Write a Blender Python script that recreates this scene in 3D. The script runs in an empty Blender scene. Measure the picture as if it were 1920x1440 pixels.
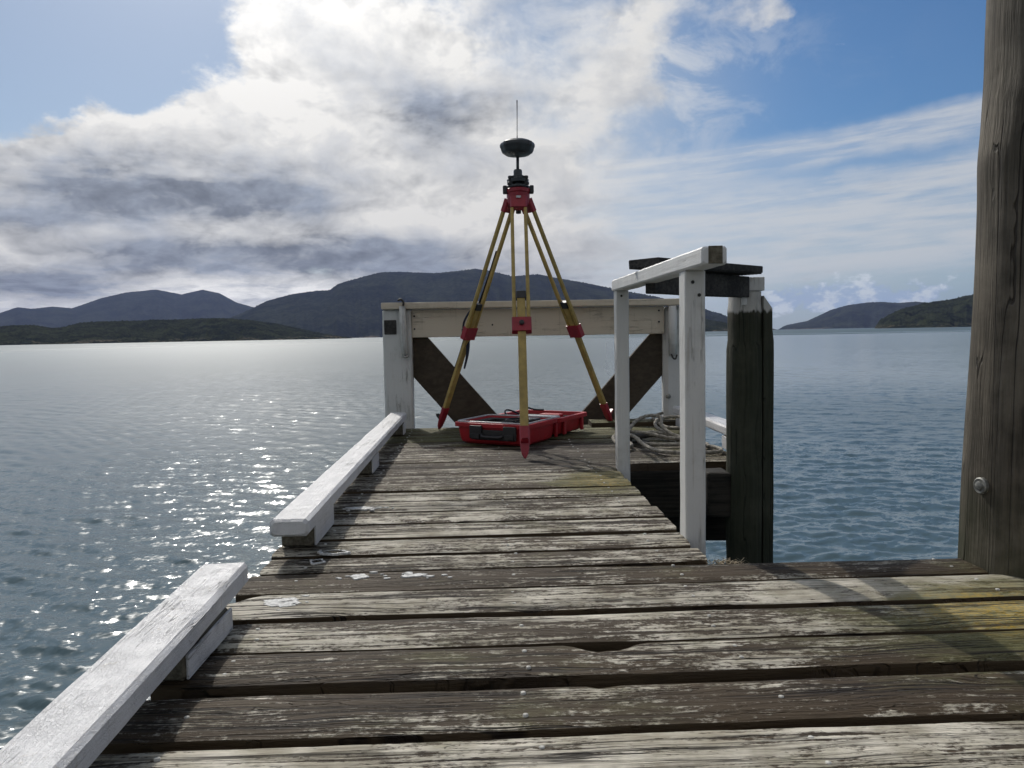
import bpy, bmesh, math, random
import numpy as np
from mathutils import Vector, Matrix, noise as mnoise

random.seed(7)
rad = math.radians
SC = bpy.context.scene
COL = SC.collection

# ------------------------------------------------------------------ camera
cam_d = bpy.data.cameras.new('camera')
cam_d.sensor_fit = 'HORIZONTAL'
cam_d.sensor_width = 36.0
cam_d.lens = 27.0
cam_d.clip_start = 0.05
cam_d.clip_end = 60000
cam = bpy.data.objects.new('camera', cam_d)
COL.objects.link(cam)
YAW, PITCH, ROLL = rad(-1.9), rad(3.7), rad(1.08)
f0 = Vector((-math.sin(YAW), math.cos(YAW), 0)); r0 = Vector((math.cos(YAW), math.sin(YAW), 0)); u0 = Vector((0, 0, 1))
fw = f0 * math.cos(PITCH) - u0 * math.sin(PITCH)
up = u0 * math.cos(PITCH) + f0 * math.sin(PITCH)
rt = r0 * math.cos(ROLL) - up * math.sin(ROLL)
up2 = up * math.cos(ROLL) + r0 * math.sin(ROLL)
m = Matrix((rt, up2, -fw)).transposed().to_4x4()
m.translation = Vector((0, 0, 0.65))
cam.matrix_world = m
SC.camera = cam

# ------------------------------------------------------------------ render look
SC.view_settings.view_transform = 'Standard'
SC.view_settings.look = 'None'
SC.view_settings.exposure = 0.0
SC.view_settings.gamma = 1.0
SC.view_settings.use_curve_mapping = False
SC.render.engine = 'CYCLES'
cy = SC.cycles
cy.max_bounces = 6; cy.diffuse_bounces = 2; cy.glossy_bounces = 3
cy.transmission_bounces = 2; cy.volume_bounces = 0
cy.use_denoising = True
cy.sample_clamp_indirect = 4.0
cy.caustics_reflective = False; cy.caustics_refractive = False

SUN_EL, SUN_AZ = 40.0, -20.0          # azimuth measured from the jetty axis (+Y), negative = left


# ------------------------------------------------------------------ node expressions
class NT:
    """tiny expression builder over a node tree"""
    def __init__(s, tree): s.t = tree; s.n = tree.nodes; s.l = tree.links
    def new(s, kind, **kw):
        n = s.n.new(kind)
        for k, v in kw.items(): setattr(n, k, v)
        return n
    def put(s, sock, v):
        if isinstance(v, bpy.types.NodeSocket): s.l.new(v, sock)
        elif v is not None:
            if isinstance(v, (tuple, list)) and len(v) == 3 and sock.type == 'RGBA': v = (*v, 1)
            sock.default_value = v
    def m(s, op, a, b=None, c=None, clamp=False):
        n = s.new('ShaderNodeMath', operation=op, use_clamp=clamp)
        s.put(n.inputs[0], a)
        if b is not None: s.put(n.inputs[1], b)
        if c is not None: s.put(n.inputs[2], c)
        return n.outputs[0]
    def add(s, a, b): return s.m('ADD', a, b)
    def sub(s, a, b): return s.m('SUBTRACT', a, b)
    def mul(s, a, b): return s.m('MULTIPLY', a, b)
    def v(s, op, a, b=None):
        n = s.new('ShaderNodeVectorMath', operation=op)
        s.put(n.inputs[0], a)
        if b is not None:
            s.put(n.inputs['Scale'] if op == 'SCALE' else n.inputs[1], b)
        return n.outputs['Value'] if op in ('LENGTH', 'DOT_PRODUCT', 'DISTANCE') else n.outputs[0]
    def xyz(s, v):
        n = s.new('ShaderNodeSeparateXYZ'); s.put(n.inputs[0], v); return n.outputs
    def comb(s, x, y, z=0.0):
        n = s.new('ShaderNodeCombineXYZ')
        for i, q in enumerate((x, y, z)): s.put(n.inputs[i], q)
        return n.outputs[0]
    def noise(s, vec, scale=1.0, detail=4, rough=0.5, w=None, lac=2.0, dist=0.0, color=False):
        n = s.new('ShaderNodeTexNoise', noise_dimensions='4D' if w is not None else '3D')
        s.put(n.inputs['Vector'], vec)
        if w is not None: s.put(n.inputs['W'], w)
        s.put(n.inputs['Scale'], scale); s.put(n.inputs['Detail'], detail)
        s.put(n.inputs['Roughness'], rough); s.put(n.inputs['Lacunarity'], lac); s.put(n.inputs['Distortion'], dist)
        return n.outputs['Color' if color else 'Fac']
    def ss(s, v, a, b, lo=0.0, hi=1.0):
        n = s.new('ShaderNodeMapRange', interpolation_type='SMOOTHSTEP')
        for k, q in (('Value', v), ('From Min', a), ('From Max', b), ('To Min', lo), ('To Max', hi)): s.put(n.inputs[k], q)
        return n.outputs[0]
    def mix(s, f, a, b, mode='MIX'):
        n = s.new('ShaderNodeMix', data_type='RGBA', blend_type=mode)
        s.put(n.inputs[0], f); s.put(n.inputs[6], a); s.put(n.inputs[7], b)
        return n.outputs[2]
    def lerp(s, f, a, b):
        n = s.new('ShaderNodeMix', data_type='FLOAT')
        s.put(n.inputs[0], f); s.put(n.inputs[2], a); s.put(n.inputs[3], b)
        return n.outputs[0]
    def gauss(s, x, y, cx, cy_, sx, sy, amp=1.0):
        a = s.m('MULTIPLY', s.sub(x, cx), 1.0 / sx); b = s.m('MULTIPLY', s.sub(y, cy_), 1.0 / sy)
        q = s.add(s.mul(a, a), s.mul(b, b))
        return s.mul(s.m('EXPONENT', s.mul(q, -1.0)), amp)


# ------------------------------------------------------------------ world: physical sky with clouds
world = bpy.data.worlds.new('World'); SC.world = world
world.use_nodes = True
wt = world.node_tree
for n in list(wt.nodes): wt.nodes.remove(n)
W = NT(wt)
sky = W.new('ShaderNodeTexSky', sky_type='NISHITA')
sky.sun_disc = False
sky.sun_elevation = rad(SUN_EL)
sky.sun_rotation = rad(SUN_AZ)
sky.air_density = 1.0; sky.dust_density = 0.8; sky.ozone_density = 2.0
d = W.new('ShaderNodeTexCoord').outputs['Generated']
dx, dy, dz = W.xyz(d)
az = W.mul(W.m('ARCTAN2', dx, dy), 57.2958)
el = W.mul(W.m('ARCSINE', dz), 57.2958)
# clouds live on a sheet overhead: perspective squeezes them towards the horizon
zz = W.m('MAXIMUM', W.add(dz, 0.10), 0.02)
pc = W.comb(W.m('DIVIDE', dx, zz), W.m('DIVIDE', dy, zz), 0.0)
warp = W.v('SCALE', W.v('SUBTRACT', W.noise(pc, 1.3, 3, color=True), (0.5, 0.5, 0.5)), 0.55)
pw = W.v('ADD', pc, warp)
big = W.noise(pw, 0.9, 3, 0.5)
pa = W.v('ADD', W.comb(W.mul(az, 0.125), W.mul(el, 0.185), 2.0), W.v('SCALE', warp, 0.9))
lowmix = W.ss(el, 7.0, 2.5)
fine = W.lerp(lowmix, W.noise(pa, 1.0, 10, 0.62), W.noise(pw, 3.0, 10, 0.66))
# azimuth / elevation wobble so that the cloud banks have ragged borders
rag = W.sub(W.noise(W.comb(W.mul(az, 0.16), W.mul(el, 0.26), 0.0), 1.0, 7, 0.62), 0.5)
rag2 = W.sub(W.noise(W.comb(W.mul(az, 0.16), W.mul(el, 0.26), 9.0), 1.0, 6, 0.6), 0.5)
A = W.add(az, W.mul(rag, 9.0)); E = W.add(el, W.mul(rag2, 6.0))

def blobs(lst, a=A, e=E):
    out = None
    for g in lst:
        q = W.gauss(a, e, *g)
        out = q if out is None else W.add(out, q)
    return out

cover = blobs([
    (-16, 13, 17, 6.5, 0.50), (-6, 18, 8, 6.5, 0.30), (-28, 6, 14, 6, 0.40), (-13, 21, 4.5, 4, 0.25), (0, 7, 14, 5, 0.34),
    (-28, 18.5, 8, 4.2, -0.62), (-40, 19, 12, 6, -0.3),
    (10.5, 19.5, 3.2, 3.6, 0.20), (7.5, 15.5, 3.5, 3.0, 0.16), (13, 17, 2.2, 2.4, 0.12), (20.5, 20.5, 4.5, 2.0, 0.62), (13.0, 21.5, 3.0, 2.2, 0.25),
    (26, 17.5, 9.5, 4.4, -0.70), (17, 14.5, 4, 2.0, -0.15), (9, 18, 5, 5, 0.10), (38, 22, 14, 8, -0.4),
])
dens = W.add(W.add(W.mul(big, 0.45), W.mul(fine, 0.60)), W.sub(W.add(cover, W.mul(W.ss(W.m('ABSOLUTE', az), 50.0, 90.0), 0.22)), 0.06))
alpha = W.ss(dens, W.ss(az, -4.0, 8.0, 0.53, 0.49), W.ss(az, -4.0, 8.0, 0.70, 0.82))
# relief: flanks of the billows that face the sun catch the light
toward = W.v('NORMALIZE', W.comb(W.mul(W.sub(SUN_AZ, az), 0.125), W.mul(W.sub(SUN_EL, el), 0.185), 0.0))
relief = W.sub(W.noise(pa, 1.0, 5, 0.58), W.noise(W.v('ADD', pa, W.v('SCALE', toward, 0.13)), 1.0, 5, 0.58))
# thin high streaks on the right and a pale veil over the low sky
stp = W.comb(W.mul(W.add(az, W.mul(rag, 3.0)), 0.05), W.mul(W.sub(el, W.mul(az, 0.055)), 0.55), 3.0)
streak = W.noise(stp, 1.6, 9, 0.68)
sfine = W.noise(W.comb(W.mul(az, 0.22), W.mul(W.sub(el, W.mul(az, 0.055)), 1.5), 5.0), 1.0, 6, 0.6)
Es = W.sub(el, W.mul(W.sub(az, 20.0), 0.06))
sband = W.mul(W.m('MULTIPLY', W.ss(az, 0.0, 9.0), W.ss(W.add(Es, W.mul(rag2, 1.6)), 13.5, 12.5)), W.ss(Es, 1.0, 4.5))
smask = W.mul(sband, W.ss(W.add(W.mul(streak, 0.75), W.mul(sfine, 0.35)), 0.40, 0.66, 0.35, 0.97))
gap = W.gauss(az, W.add(Es, W.mul(rag2, 2.5)), 27.5, 10.4, 11.0, 0.75, 0.85)
smask = W.mul(smask, W.m('SUBTRACT', 1.0, gap, clamp=True))
veil = W.add(W.mul(W.ss(el, 14.0, 2.5), W.ss(az, 38.0, 6.0, 0.35, 0.65)), W.gauss(az, el, 8.0, 16.0, 9.0, 6.5, 0.50))
# small cumulus along the right horizon
cu_n = W.noise(W.comb(W.mul(az, 0.55), W.mul(el, 1.0), 1.0), 1.0, 8, 0.6)
cum = W.mul(W.gauss(az, el, 25.0, 2.1, 8.5, 1.15), 0.42)
cum = W.ss(W.add(cu_n, cum), 0.66, 0.80)
cum = W.mul(cum, W.ss(az, 18.5, 21.0))
# thickness: grey bellies
dark = blobs([
    (-24.5, 10.6, 9.0, 2.1, 1.1), (-20, 8.9, 8.5, 1.1, 0.5), (-13, 10.3, 5.5, 1.8, 0.55), (-18, 5.7, 9, 1.15, 1.15), (-8, 6.6, 9, 0.8, 0.7), (-6, 5.0, 12, 0.9, 0.75),
    (-30, 3.9, 5.5, 1.1, 1.0), (-4.2, 16.5, 3.2, 2.6, 0.55), (-2.5, 14.0, 3.2, 2.2, 0.4),
    (-30, 8.0, 9, 1.0, 0.6), (6, 3.9, 8, 0.6, 0.45), (11, 6.3, 3.5, 0.7, 0.25), (2, 17.5, 3.0, 2.4, 0.25),
], W.add(az, W.mul(rag, 6.0)), W.add(el, W.mul(rag2, 2.6)))
bel = W.noise(W.comb(W.mul(az, 0.085), W.mul(el, 0.30), 4.0), 1.0, 8, 0.60)
outside = W.mul(W.ss(W.m('ABSOLUTE', az), 34.0, 60.0), 0.30)
thick = W.m('MULTIPLY', W.add(dark, outside), W.ss(bel, 0.32, 0.56, 0.45, 1.12), clamp=True)
thick = W.m('ADD', thick, W.sub(W.mul(W.ss(fine, 0.47, 0.64), 0.36), W.mul(relief, 2.4)), clamp=True)
# forward scattering: clouds are bright round the sun
se, sa = rad(SUN_EL), rad(SUN_AZ)
sundir = (math.sin(sa) * math.cos(se), math.cos(sa) * math.cos(se), math.sin(se))
cs = W.m('MAXIMUM', W.v('DOT_PRODUCT', d, sundir), 0.0)
glow = W.m('POWER', cs, 5.0)
glow2 = W.m('POWER', cs, 30.0)
glow3 = W.m('POWER', cs, 140.0)
lit = W.add(W.add(W.add(0.60, W.mul(glow, 0.46)), W.mul(glow2, 1.0)), W.gauss(az, el, -17.0, 3.0, 10.0, 1.5, 0.28))
white = W.v('SCALE', (1.0, 0.985, 0.955), lit)
grey = W.v('SCALE', W.mix(W.ss(W.m('ABSOLUTE', az), 40.0, 70.0), (0.235, 0.262, 0.312, 1), (0.28, 0.29, 0.31, 1)), W.mul(W.add(0.70, W.mul(glow, 0.75)), W.sub(W.ss(fine, 0.34, 0.66, 0.78, 1.42), W.mul(relief, -1.6))))
cloud = W.mix(W.m('POWER', thick, 0.8), white, grey)
skyb = W.v('MULTIPLY', sky.outputs[0], W.mix(W.ss(az, -5.0, 22.0), (0.059, 0.065, 0.069, 1), (0.036, 0.056, 0.074, 1)))
veilc = W.v('SCALE', (0.89, 0.945, 1.0), W.add(0.54, W.mul(glow, 0.36)))
c = W.mix(veil, skyb, veilc)
c = W.mix(W.mul(smask, 0.85), c, W.v('SCALE', (0.95, 0.975, 1.0), W.add(0.60, W.mul(glow, 0.36))))
wn = W.noise(W.comb(W.mul(W.add(az, W.mul(el, 0.5)), 0.16), W.mul(W.sub(el, W.mul(az, 0.25)), 0.24), 12.0), 1.0, 9, 0.66, dist=0.6)
wisp = W.mul(W.ss(wn, 0.44, 0.66), W.gauss(az, el, 9.5, 18.0, 10.0, 6.0, 1.15))
c = W.mix(W.m('MULTIPLY', wisp, 0.75, clamp=True), c, W.v('SCALE', (0.96, 0.98, 1.0), W.add(0.62, W.mul(glow, 0.36))))
c = W.mix(alpha, c, cloud)
c = W.mix(W.mul(cum, 0.8), c, W.mix(W.ss(cu_n, 0.48, 0.60), (0.34, 0.44, 0.60, 1), (0.66, 0.71, 0.76, 1)))
c = W.mix(W.ss(el, 0.0, -3.0), c, (0.20, 0.26, 0.32, 1))
c = W.v('ADD', c, W.v('SCALE', (1.0, 0.97, 0.92), W.mul(glow3, 23.0)))   # aureole of the sun behind thin cloud
bg = W.new('ShaderNodeBackground')
wc = W.v('SCALE', c, 10.0)
W.put(bg.inputs[0], wc); bg.inputs[1].default_value = 0.1
wo = W.new('ShaderNodeOutputWorld')
W.l.new(bg.outputs[0], wo.inputs[0])

# ------------------------------------------------------------------ sun
sd = bpy.data.lights.new('sun', 'SUN')
sd.energy = 2.4; sd.angle = rad(0.5); sd.color = (1.0, 0.945, 0.86)
so = bpy.data.objects.new('sun', sd); COL.objects.link(so)
so.rotation_euler = Vector((-sundir[0], -sundir[1], -sundir[2])).to_track_quat('-Z', 'Y').to_euler()


# ------------------------------------------------------------------ object helpers
def link(name, me, mat=None, parent=None):
    o = bpy.data.objects.new(name, me); COL.objects.link(o)
    if mat is not None and me is not None:
        me.materials.clear(); me.materials.append(mat)
    if parent is not None: o.parent = parent
    return o

def tag(o, label=None, cat=None, group=None, kind=None):
    if label: o['label'] = label
    if cat: o['category'] = cat
    if group: o['group'] = group
    if kind: o['kind'] = kind
    return o

def thing(name, loc, label, cat, group=None):
    o = bpy.data.objects.new(name, None); COL.objects.link(o)
    o.location = loc; o.empty_display_size = 0.1
    return tag(o, label, cat, group)

def mesh(name, v, f, mat=None, parent=None, smooth=False):
    me = bpy.data.meshes.new(name); me.from_pydata([tuple(p) for p in v], [], f); me.update()
    if smooth: me.polygons.foreach_set('use_smooth', [True] * len(me.polygons))
    o = link(name, me, mat, parent)
    if parent is not None:
        o.matrix_parent_inverse = Matrix.Translation(-Vector(parent_origin(parent)))
    return o

def parent_origin(p):
    return Vector(p.location) if p.type == 'EMPTY' else Vector((0, 0, 0))

def wob(p, s, a, seed=0.0):
    q = Vector(p) * s + Vector((seed, seed * 1.7, seed * .6))
    return Vector(mnoise.noise_vector(q)) * a

def frame_at(T, ref):
    T = T.normalized(); S = T.cross(ref)
    if S.length < 1e-4: S = T.cross(Vector((1, 0, 0)))
    S.normalize(); U = S.cross(T).normalized()
    return S, U

def sweep(name, pts, prof, mat, parent=None, ref=(0, 0, 1), smooth=False, closed=False, cap=True):
    """prof(i, n) -> list of (side, up) offsets; skinned along pts"""
    pts = [Vector(p) for p in pts]; n = len(pts); ref = Vector(ref); V = []; F = []; k = 0
    for i, p in enumerate(pts):
        if closed: T = pts[(i + 1) % n] - pts[i - 1]
        else: T = pts[min(i + 1, n - 1)] - pts[max(i - 1, 0)]
        S, U = frame_at(T, ref)
        pr = prof(i, n); k = len(pr)
        for a, b in pr: V.append(p + S * a + U * b)
    for i in range(n if closed else n - 1):
        j = (i + 1) % n
        for q in range(k):
            r = (q + 1) % k
            F.append((i * k + q, i * k + r, j * k + r, j * k + q))
    if cap and not closed:
        F.append(tuple(range(k))[::-1]); F.append(tuple((n - 1) * k + q for q in range(k)))
    return mesh(name, V, F, mat, parent, smooth)

def rect_prof(w, h, c):
    w /= 2; h /= 2
    return [(-w, -h + c), (-w + c, -h), (w - c, -h), (w, -h + c), (w, h - c), (w - c, h), (-w + c, h), (-w, h - c)]

def beam(name, p0, p1, w, h, mat, parent=None, ch=0.004, seg=None, wb=0.0015, ref=(0, 0, 1), seed=0.0):
    """timber of width w (sideways) and height h (up) from p0 to p1 with worn edges"""
    p0 = Vector(p0); p1 = Vector(p1); L = (p1 - p0).length
    seg = seg or max(2, int(L / 0.05)); T = (p1 - p0).normalized()
    pts = []; ins = []
    for i in range(seg + 1):
        t = i / seg; pts.append(p0.lerp(p1, t)); ins.append(0)
    pts = [p0] + [p0 + T * ch] + pts[1:-1] + [p1 - T * ch, p1]
    def prof(i, n):
        e = ch * 0.8 if i in (0, n - 1) else 0
        base = rect_prof(w - 2 * e, h - 2 * e, ch)
        out = []
        for q, (a, b) in enumerate(base):
            nz = mnoise.noise(pts[i] * 7 + Vector((q * 3.1 + seed, 0, 0)))
            nz2 = mnoise.noise(pts[i] * 23 + Vector((q * 5.1 + seed, 4, 0)))
            g = 1 + (nz + .5 * nz2) * wb / max(abs(a), abs(b), 1e-4)
            out.append((a * g, b * g))
        return out
    return sweep(name, pts, prof, mat, parent, ref)

def circ(r, k=16, ph=0.0): return [(r * math.cos(ph + 2 * math.pi * q / k), r * math.sin(ph + 2 * math.pi * q / k)) for q in range(k)]

def tube(name, pts, r, mat, parent=None, k=14, ref=(0, 0, 1), rr=None, smooth=True):
    return sweep(name, pts, lambda i, n: circ(rr(i / (n - 1)) if rr else r, k), mat, parent, ref, smooth)

def lathe(name, prof, mat, parent=None, at=(0, 0, 0), k=32, mod=None, smooth=True):
    V = []; F = []; at = Vector(at)
    for (r, z) in prof:
        for q in range(k):
            a = 2 * math.pi * q / k; g = mod(a, r, z) if mod else 1.0
            V.append(at + Vector((r * g * math.cos(a), r * g * math.sin(a), z)))
    for i in range(len(prof) - 1):
        for q in range(k):
            r = (q + 1) % k
            F.append((i * k + q, i * k + r, (i + 1) * k + r, (i + 1) * k + q))
    F.append(tuple(range(k))[::-1]); F.append(tuple((len(prof) - 1) * k + q for q in range(k)))
    o = mesh(name, V, F, mat, parent, False)
    if smooth:
        me = o.data; me.polygons.foreach_set('use_smooth', [True] * len(me.polygons))
        me.set_sharp_from_angle(angle=rad(38))
    return o

def joined(name, parts, mat, parent=None, smooth=False):
    """parts: list of (verts, faces)"""
    V = []; F = []
    for v, f in parts:
        b = len(V); V += [Vector(p) for p in v]; F += [tuple(b + i for i in q) for q in f]
    return mesh(name, V, F, mat, parent, smooth)

def box_vf(c, s, R=None, ch=0.0):
    """chamfered box as verts/faces; c centre, s full size"""
    hx, hy, hz = (q / 2 for q in s); c = Vector(c); R = R or Matrix.Identity(3)
    bm = bmesh.new(); bmesh.ops.create_cube(bm, size=1.0)
    for v in bm.verts: v.co = Vector((v.co.x * s[0], v.co.y * s[1], v.co.z * s[2]))
    if ch > 0: bmesh.ops.bevel(bm, geom=list(bm.edges), offset=ch, segments=2, affect='EDGES', profile=0.5)
    bm.verts.index_update()
    v = [c + R @ q.co for q in bm.verts]; f = [tuple(x.index for x in p.verts) for p in bm.faces]
    bm.free(); return v, f

def box(name, c, s, mat, parent=None, R=None, ch=0.002, smooth=False):
    v, f = box_vf(c, s, R, ch); return mesh(name, v, f, mat, parent, smooth)

def disc(name, c_, nrm, prof, mat, parent):
    R = Vector(nrm).to_track_quat('Z', 'Y').to_matrix().to_4x4()
    V = []; F = []; k = 24
    for (r, z) in prof:
        for q in range(k):
            V.append(Vector(c_) + R.to_3x3() @ Vector((r * math.cos(2 * math.pi * q / k), r * math.sin(2 * math.pi * q / k), z)))
    for i in range(len(prof) - 1):
        for q in range(k):
            s = (q + 1) % k; F.append((i * k + q, i * k + s, (i + 1) * k + s, (i + 1) * k + q))
    F.append(tuple((len(prof) - 1) * k + q for q in range(k)))
    o = mesh(name, V, F, mat, parent, True); o.data.set_sharp_from_angle(angle=rad(35)); return o

def catmull(P, per=10, closed=False):
    P = [Vector(p) for p in P]; n = len(P); out = []
    rng = range(n) if closed else range(n - 1)
    for i in rng:
        if closed: a, b, c_, d_ = P[i - 1], P[i], P[(i + 1) % n], P[(i + 2) % n]
        else: a, b, c_, d_ = P[max(i - 1, 0)], P[i], P[i + 1], P[min(i + 2, n - 1)]
        for k in range(per):
            t = k / per
            out.append(0.5 * ((2 * b) + (c_ - a) * t + (2 * a - 5 * b + 4 * c_ - d_) * t * t + (-a + 3 * b - 3 * c_ + d_) * t ** 3))
    if not closed: out.append(P[-1])
    return out


# ------------------------------------------------------------------ materials
def new_mat(name):
    mt = bpy.data.materials.new(name); mt.use_nodes = True
    t = mt.node_tree
    for n in list(t.nodes): t.nodes.remove(n)
    M = NT(t); b = M.new('ShaderNodeBsdfPrincipled'); o = M.new('ShaderNodeOutputMaterial')
    M.l.new(b.outputs[0], o.inputs[0])
    return mt, M, b

def bump(M, b, h, strength, dist):
    n = M.new('ShaderNodeBump'); M.put(n.inputs['Height'], h)
    n.inputs['Strength'].default_value = strength; n.inputs['Distance'].default_value = dist
    M.l.new(n.outputs[0], b.inputs['Normal'])

def deck_wood():
    mt, M, b = new_mat('weathered_deck_timber')
    co = M.new('ShaderNodeTexCoord').outputs['Object']
    rnd = M.mul(M.new('ShaderNodeObjectInfo').outputs['Random'], 91.0)
    x, y, z = M.xyz(co)
    # knots: sparse cells round which the grain bends
    vo = M.new('ShaderNodeTexVoronoi', voronoi_dimensions='4D', feature='F1')
    M.put(vo.inputs['Vector'], M.comb(M.mul(x, 1.25), M.mul(y, 4.2), 0.0)); M.put(vo.inputs['W'], rnd)
    vo.inputs['Scale'].default_value = 1.0; vo.inputs['Randomness'].default_value = 1.0
    kd = vo.outputs['Distance']
    kn = M.ss(kd, 0.34, 0.10)
    wv = M.sub(M.noise(M.comb(M.mul(x, 1.6), M.mul(y, 7.0), z), 1.0, 3, 0.5, w=rnd), 0.5)
    yy = M.add(M.add(y, M.mul(wv, 0.045)), M.mul(kn, M.mul(kd, 0.10)))
    grain = M.noise(M.comb(M.mul(x, 2.2), M.mul(yy, 75.0), M.mul(z, 30.0)), 1.0, 6, 0.62, w=rnd)
    hair = M.noise(M.comb(M.mul(x, 9.0), M.mul(yy, 330.0), M.mul(z, 60.0)), 1.0, 3, 0.6, w=rnd)
    patch = M.noise(M.comb(M.mul(x, 2.1), M.mul(y, 7.5), z), 1.0, 8, 0.66, w=rnd)
    mott = M.noise(M.comb(M.mul(x, 20.0), M.mul(yy, 62.0), M.mul(z, 40.0)), 1.0, 5, 0.65, w=rnd)
    tone = M.new('ShaderNodeAttribute', attribute_type='OBJECT', attribute_name='tone').outputs['Fac']
    fleck = M.noise(M.comb(M.mul(x, 85.0), M.mul(yy, 150.0), z), 1.0, 4, 0.65, w=rnd)
    s = M.add(M.add(M.mul(patch, 0.68), M.mul(mott, 0.50)), M.add(M.mul(grain, 0.55), M.mul(fleck, 0.36)))
    s = M.add(s, M.mul(hair, 0.15))
    s = M.add(s, M.mul(tone, 0.075))
    s = M.sub(s, M.mul(M.ss(kd, 0.24, 0.05), 0.34))
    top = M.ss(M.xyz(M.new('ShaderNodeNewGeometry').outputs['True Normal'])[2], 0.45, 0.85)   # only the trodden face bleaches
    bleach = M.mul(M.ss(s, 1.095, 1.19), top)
    pale = M.mix(M.ss(M.noise(co, 9.0, 4, 0.6, w=rnd), 0.35, 0.65), (0.34, 0.310, 0.240, 1), (0.64, 0.60, 0.51, 1))
    brown = M.mix(M.noise(co, 3.0, 3, 0.6, w=rnd), (0.026, 0.018, 0.010, 1), (0.090, 0.063, 0.035, 1))
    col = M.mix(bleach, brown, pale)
    # algae: olive film, strong by the far end and beside the big pile
    al = M.noise(M.comb(M.mul(x, 2.6), M.mul(y, 5.0), 2.0), 1.0, 7, 0.68, w=rnd)
    def spot(cx, cy_, sx, sy, amp): return M.gauss(x, y, cx, cy_, sx, sy, amp)
    ag = None
    for q in ((0.50, 3.33, 0.20, 0.26, 0.55), (0.0, 5.05, 3.0, 0.50, 0.36), (1.28, 1.68, 0.30, 0.18, 0.70), (1.1, 1.5, 0.5, 0.12, 0.20),
              (-0.2, 1.50, 0.35, 0.08, 0.12), (1.0, 4.0, 0.5, 0.3, 0.12)):
        g = spot(*q); ag = g if ag is None else M.add(ag, g)
    am = M.mul(M.ss(M.add(M.add(al, M.mul(mott, 0.3)), ag), 0.67, 0.95), top)
    yel = M.m('MULTIPLY', M.add(spot(1.20, 1.68, 0.20, 0.12, 1.8), spot(0.50, 3.33, 0.16, 0.20, 1.0)), M.ss(mott, 0.35, 0.6), clamp=True)
    agc = M.mix(yel, (0.095, 0.098, 0.034, 1), (0.50, 0.33, 0.03, 1))
    agc = M.mix(M.ss(fleck, 0.35, 0.65), agc, (0.17, 0.17, 0.075, 1))
    col = M.mix(M.mul(am, 0.80), col, agc)
    # darker brown zone with ragged borders round the case
    dark_zone = M.ss(M.add(M.gauss(x, y, 0.45, 4.15, 0.62, 0.60, 1.0), M.mul(M.sub(patch, 0.5), 1.0)), 0.35, 0.75)
    col = M.mix(M.mul(dark_zone, 0.62), col, (0.060, 0.048, 0.040, 1))
    # open checks along the grain
    crk = M.noise(M.comb(M.mul(x, 0.9), M.mul(M.add(yy, M.mul(wv, 0.05)), 46.0), 7.0), 1.0, 4, 0.55, w=rnd)
    crack = M.ss(M.m('ABSOLUTE', M.sub(crk, 0.5)), 0.026, 0.008)
    cm = M.ss(M.noise(M.comb(M.mul(x, 1.3), M.mul(y, 10.0), 4.0), 1.0, 3, 0.5, w=rnd), 0.44, 0.56)
    crack = M.mul(crack, cm)
    col = M.mix(M.mul(M.ss(grain, 0.47, 0.36), 0.88), col, (0.045, 0.032, 0.020, 1))
    col = M.mix(M.mul(crack, 0.9), col, (0.010, 0.007, 0.005, 1))
    # concentric rings in a knot
    ring = M.mul(M.ss(kd, 0.16, 0.06), M.ss(M.m('SINE', M.mul(M.add(kd, M.mul(mott, 0.03)), 150.0)), 0.0, 0.9))
    col = M.mix(M.mul(ring, 0.85), col, (0.035, 0.020, 0.012, 1))
    col = M.mix(M.ss(kd, 0.045, 0.03), col, (0.012, 0.008, 0.006, 1))
    M.put(b.inputs['Base Color'], col)
    # long wandering splits
    sp = M.noise(M.comb(M.mul(x, 2.3), M.mul(M.add(yy, M.mul(wv, 0.09)), 19.0), 11.0), 1.0, 5, 0.5, w=rnd)
    split = M.mul(M.ss(M.m('ABSOLUTE', M.sub(sp, 0.5)), 0.011, 0.004), M.ss(patch, 0.60, 0.48))
    col = M.mix(M.mul(split, 0.9), col, (0.008, 0.006, 0.004, 1))
    M.put(b.inputs['Roughness'], M.ss(bleach, 0, 1, 0.68, 0.82))
    b.inputs['Specular IOR Level'].default_value = 0.22
    h = M.add(M.add(M.mul(grain, 1.5), M.mul(hair, 0.35)), M.sub(M.mul(mott, 0.55), M.mul(crack, 1.6)))
    h = M.sub(M.add(h, M.mul(bleach, 0.25)), M.add(M.mul(split, 1.2), M.mul(ring, 0.5)))
    bump(M, b, h, 1.0, 0.0075)
    return mt

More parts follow.
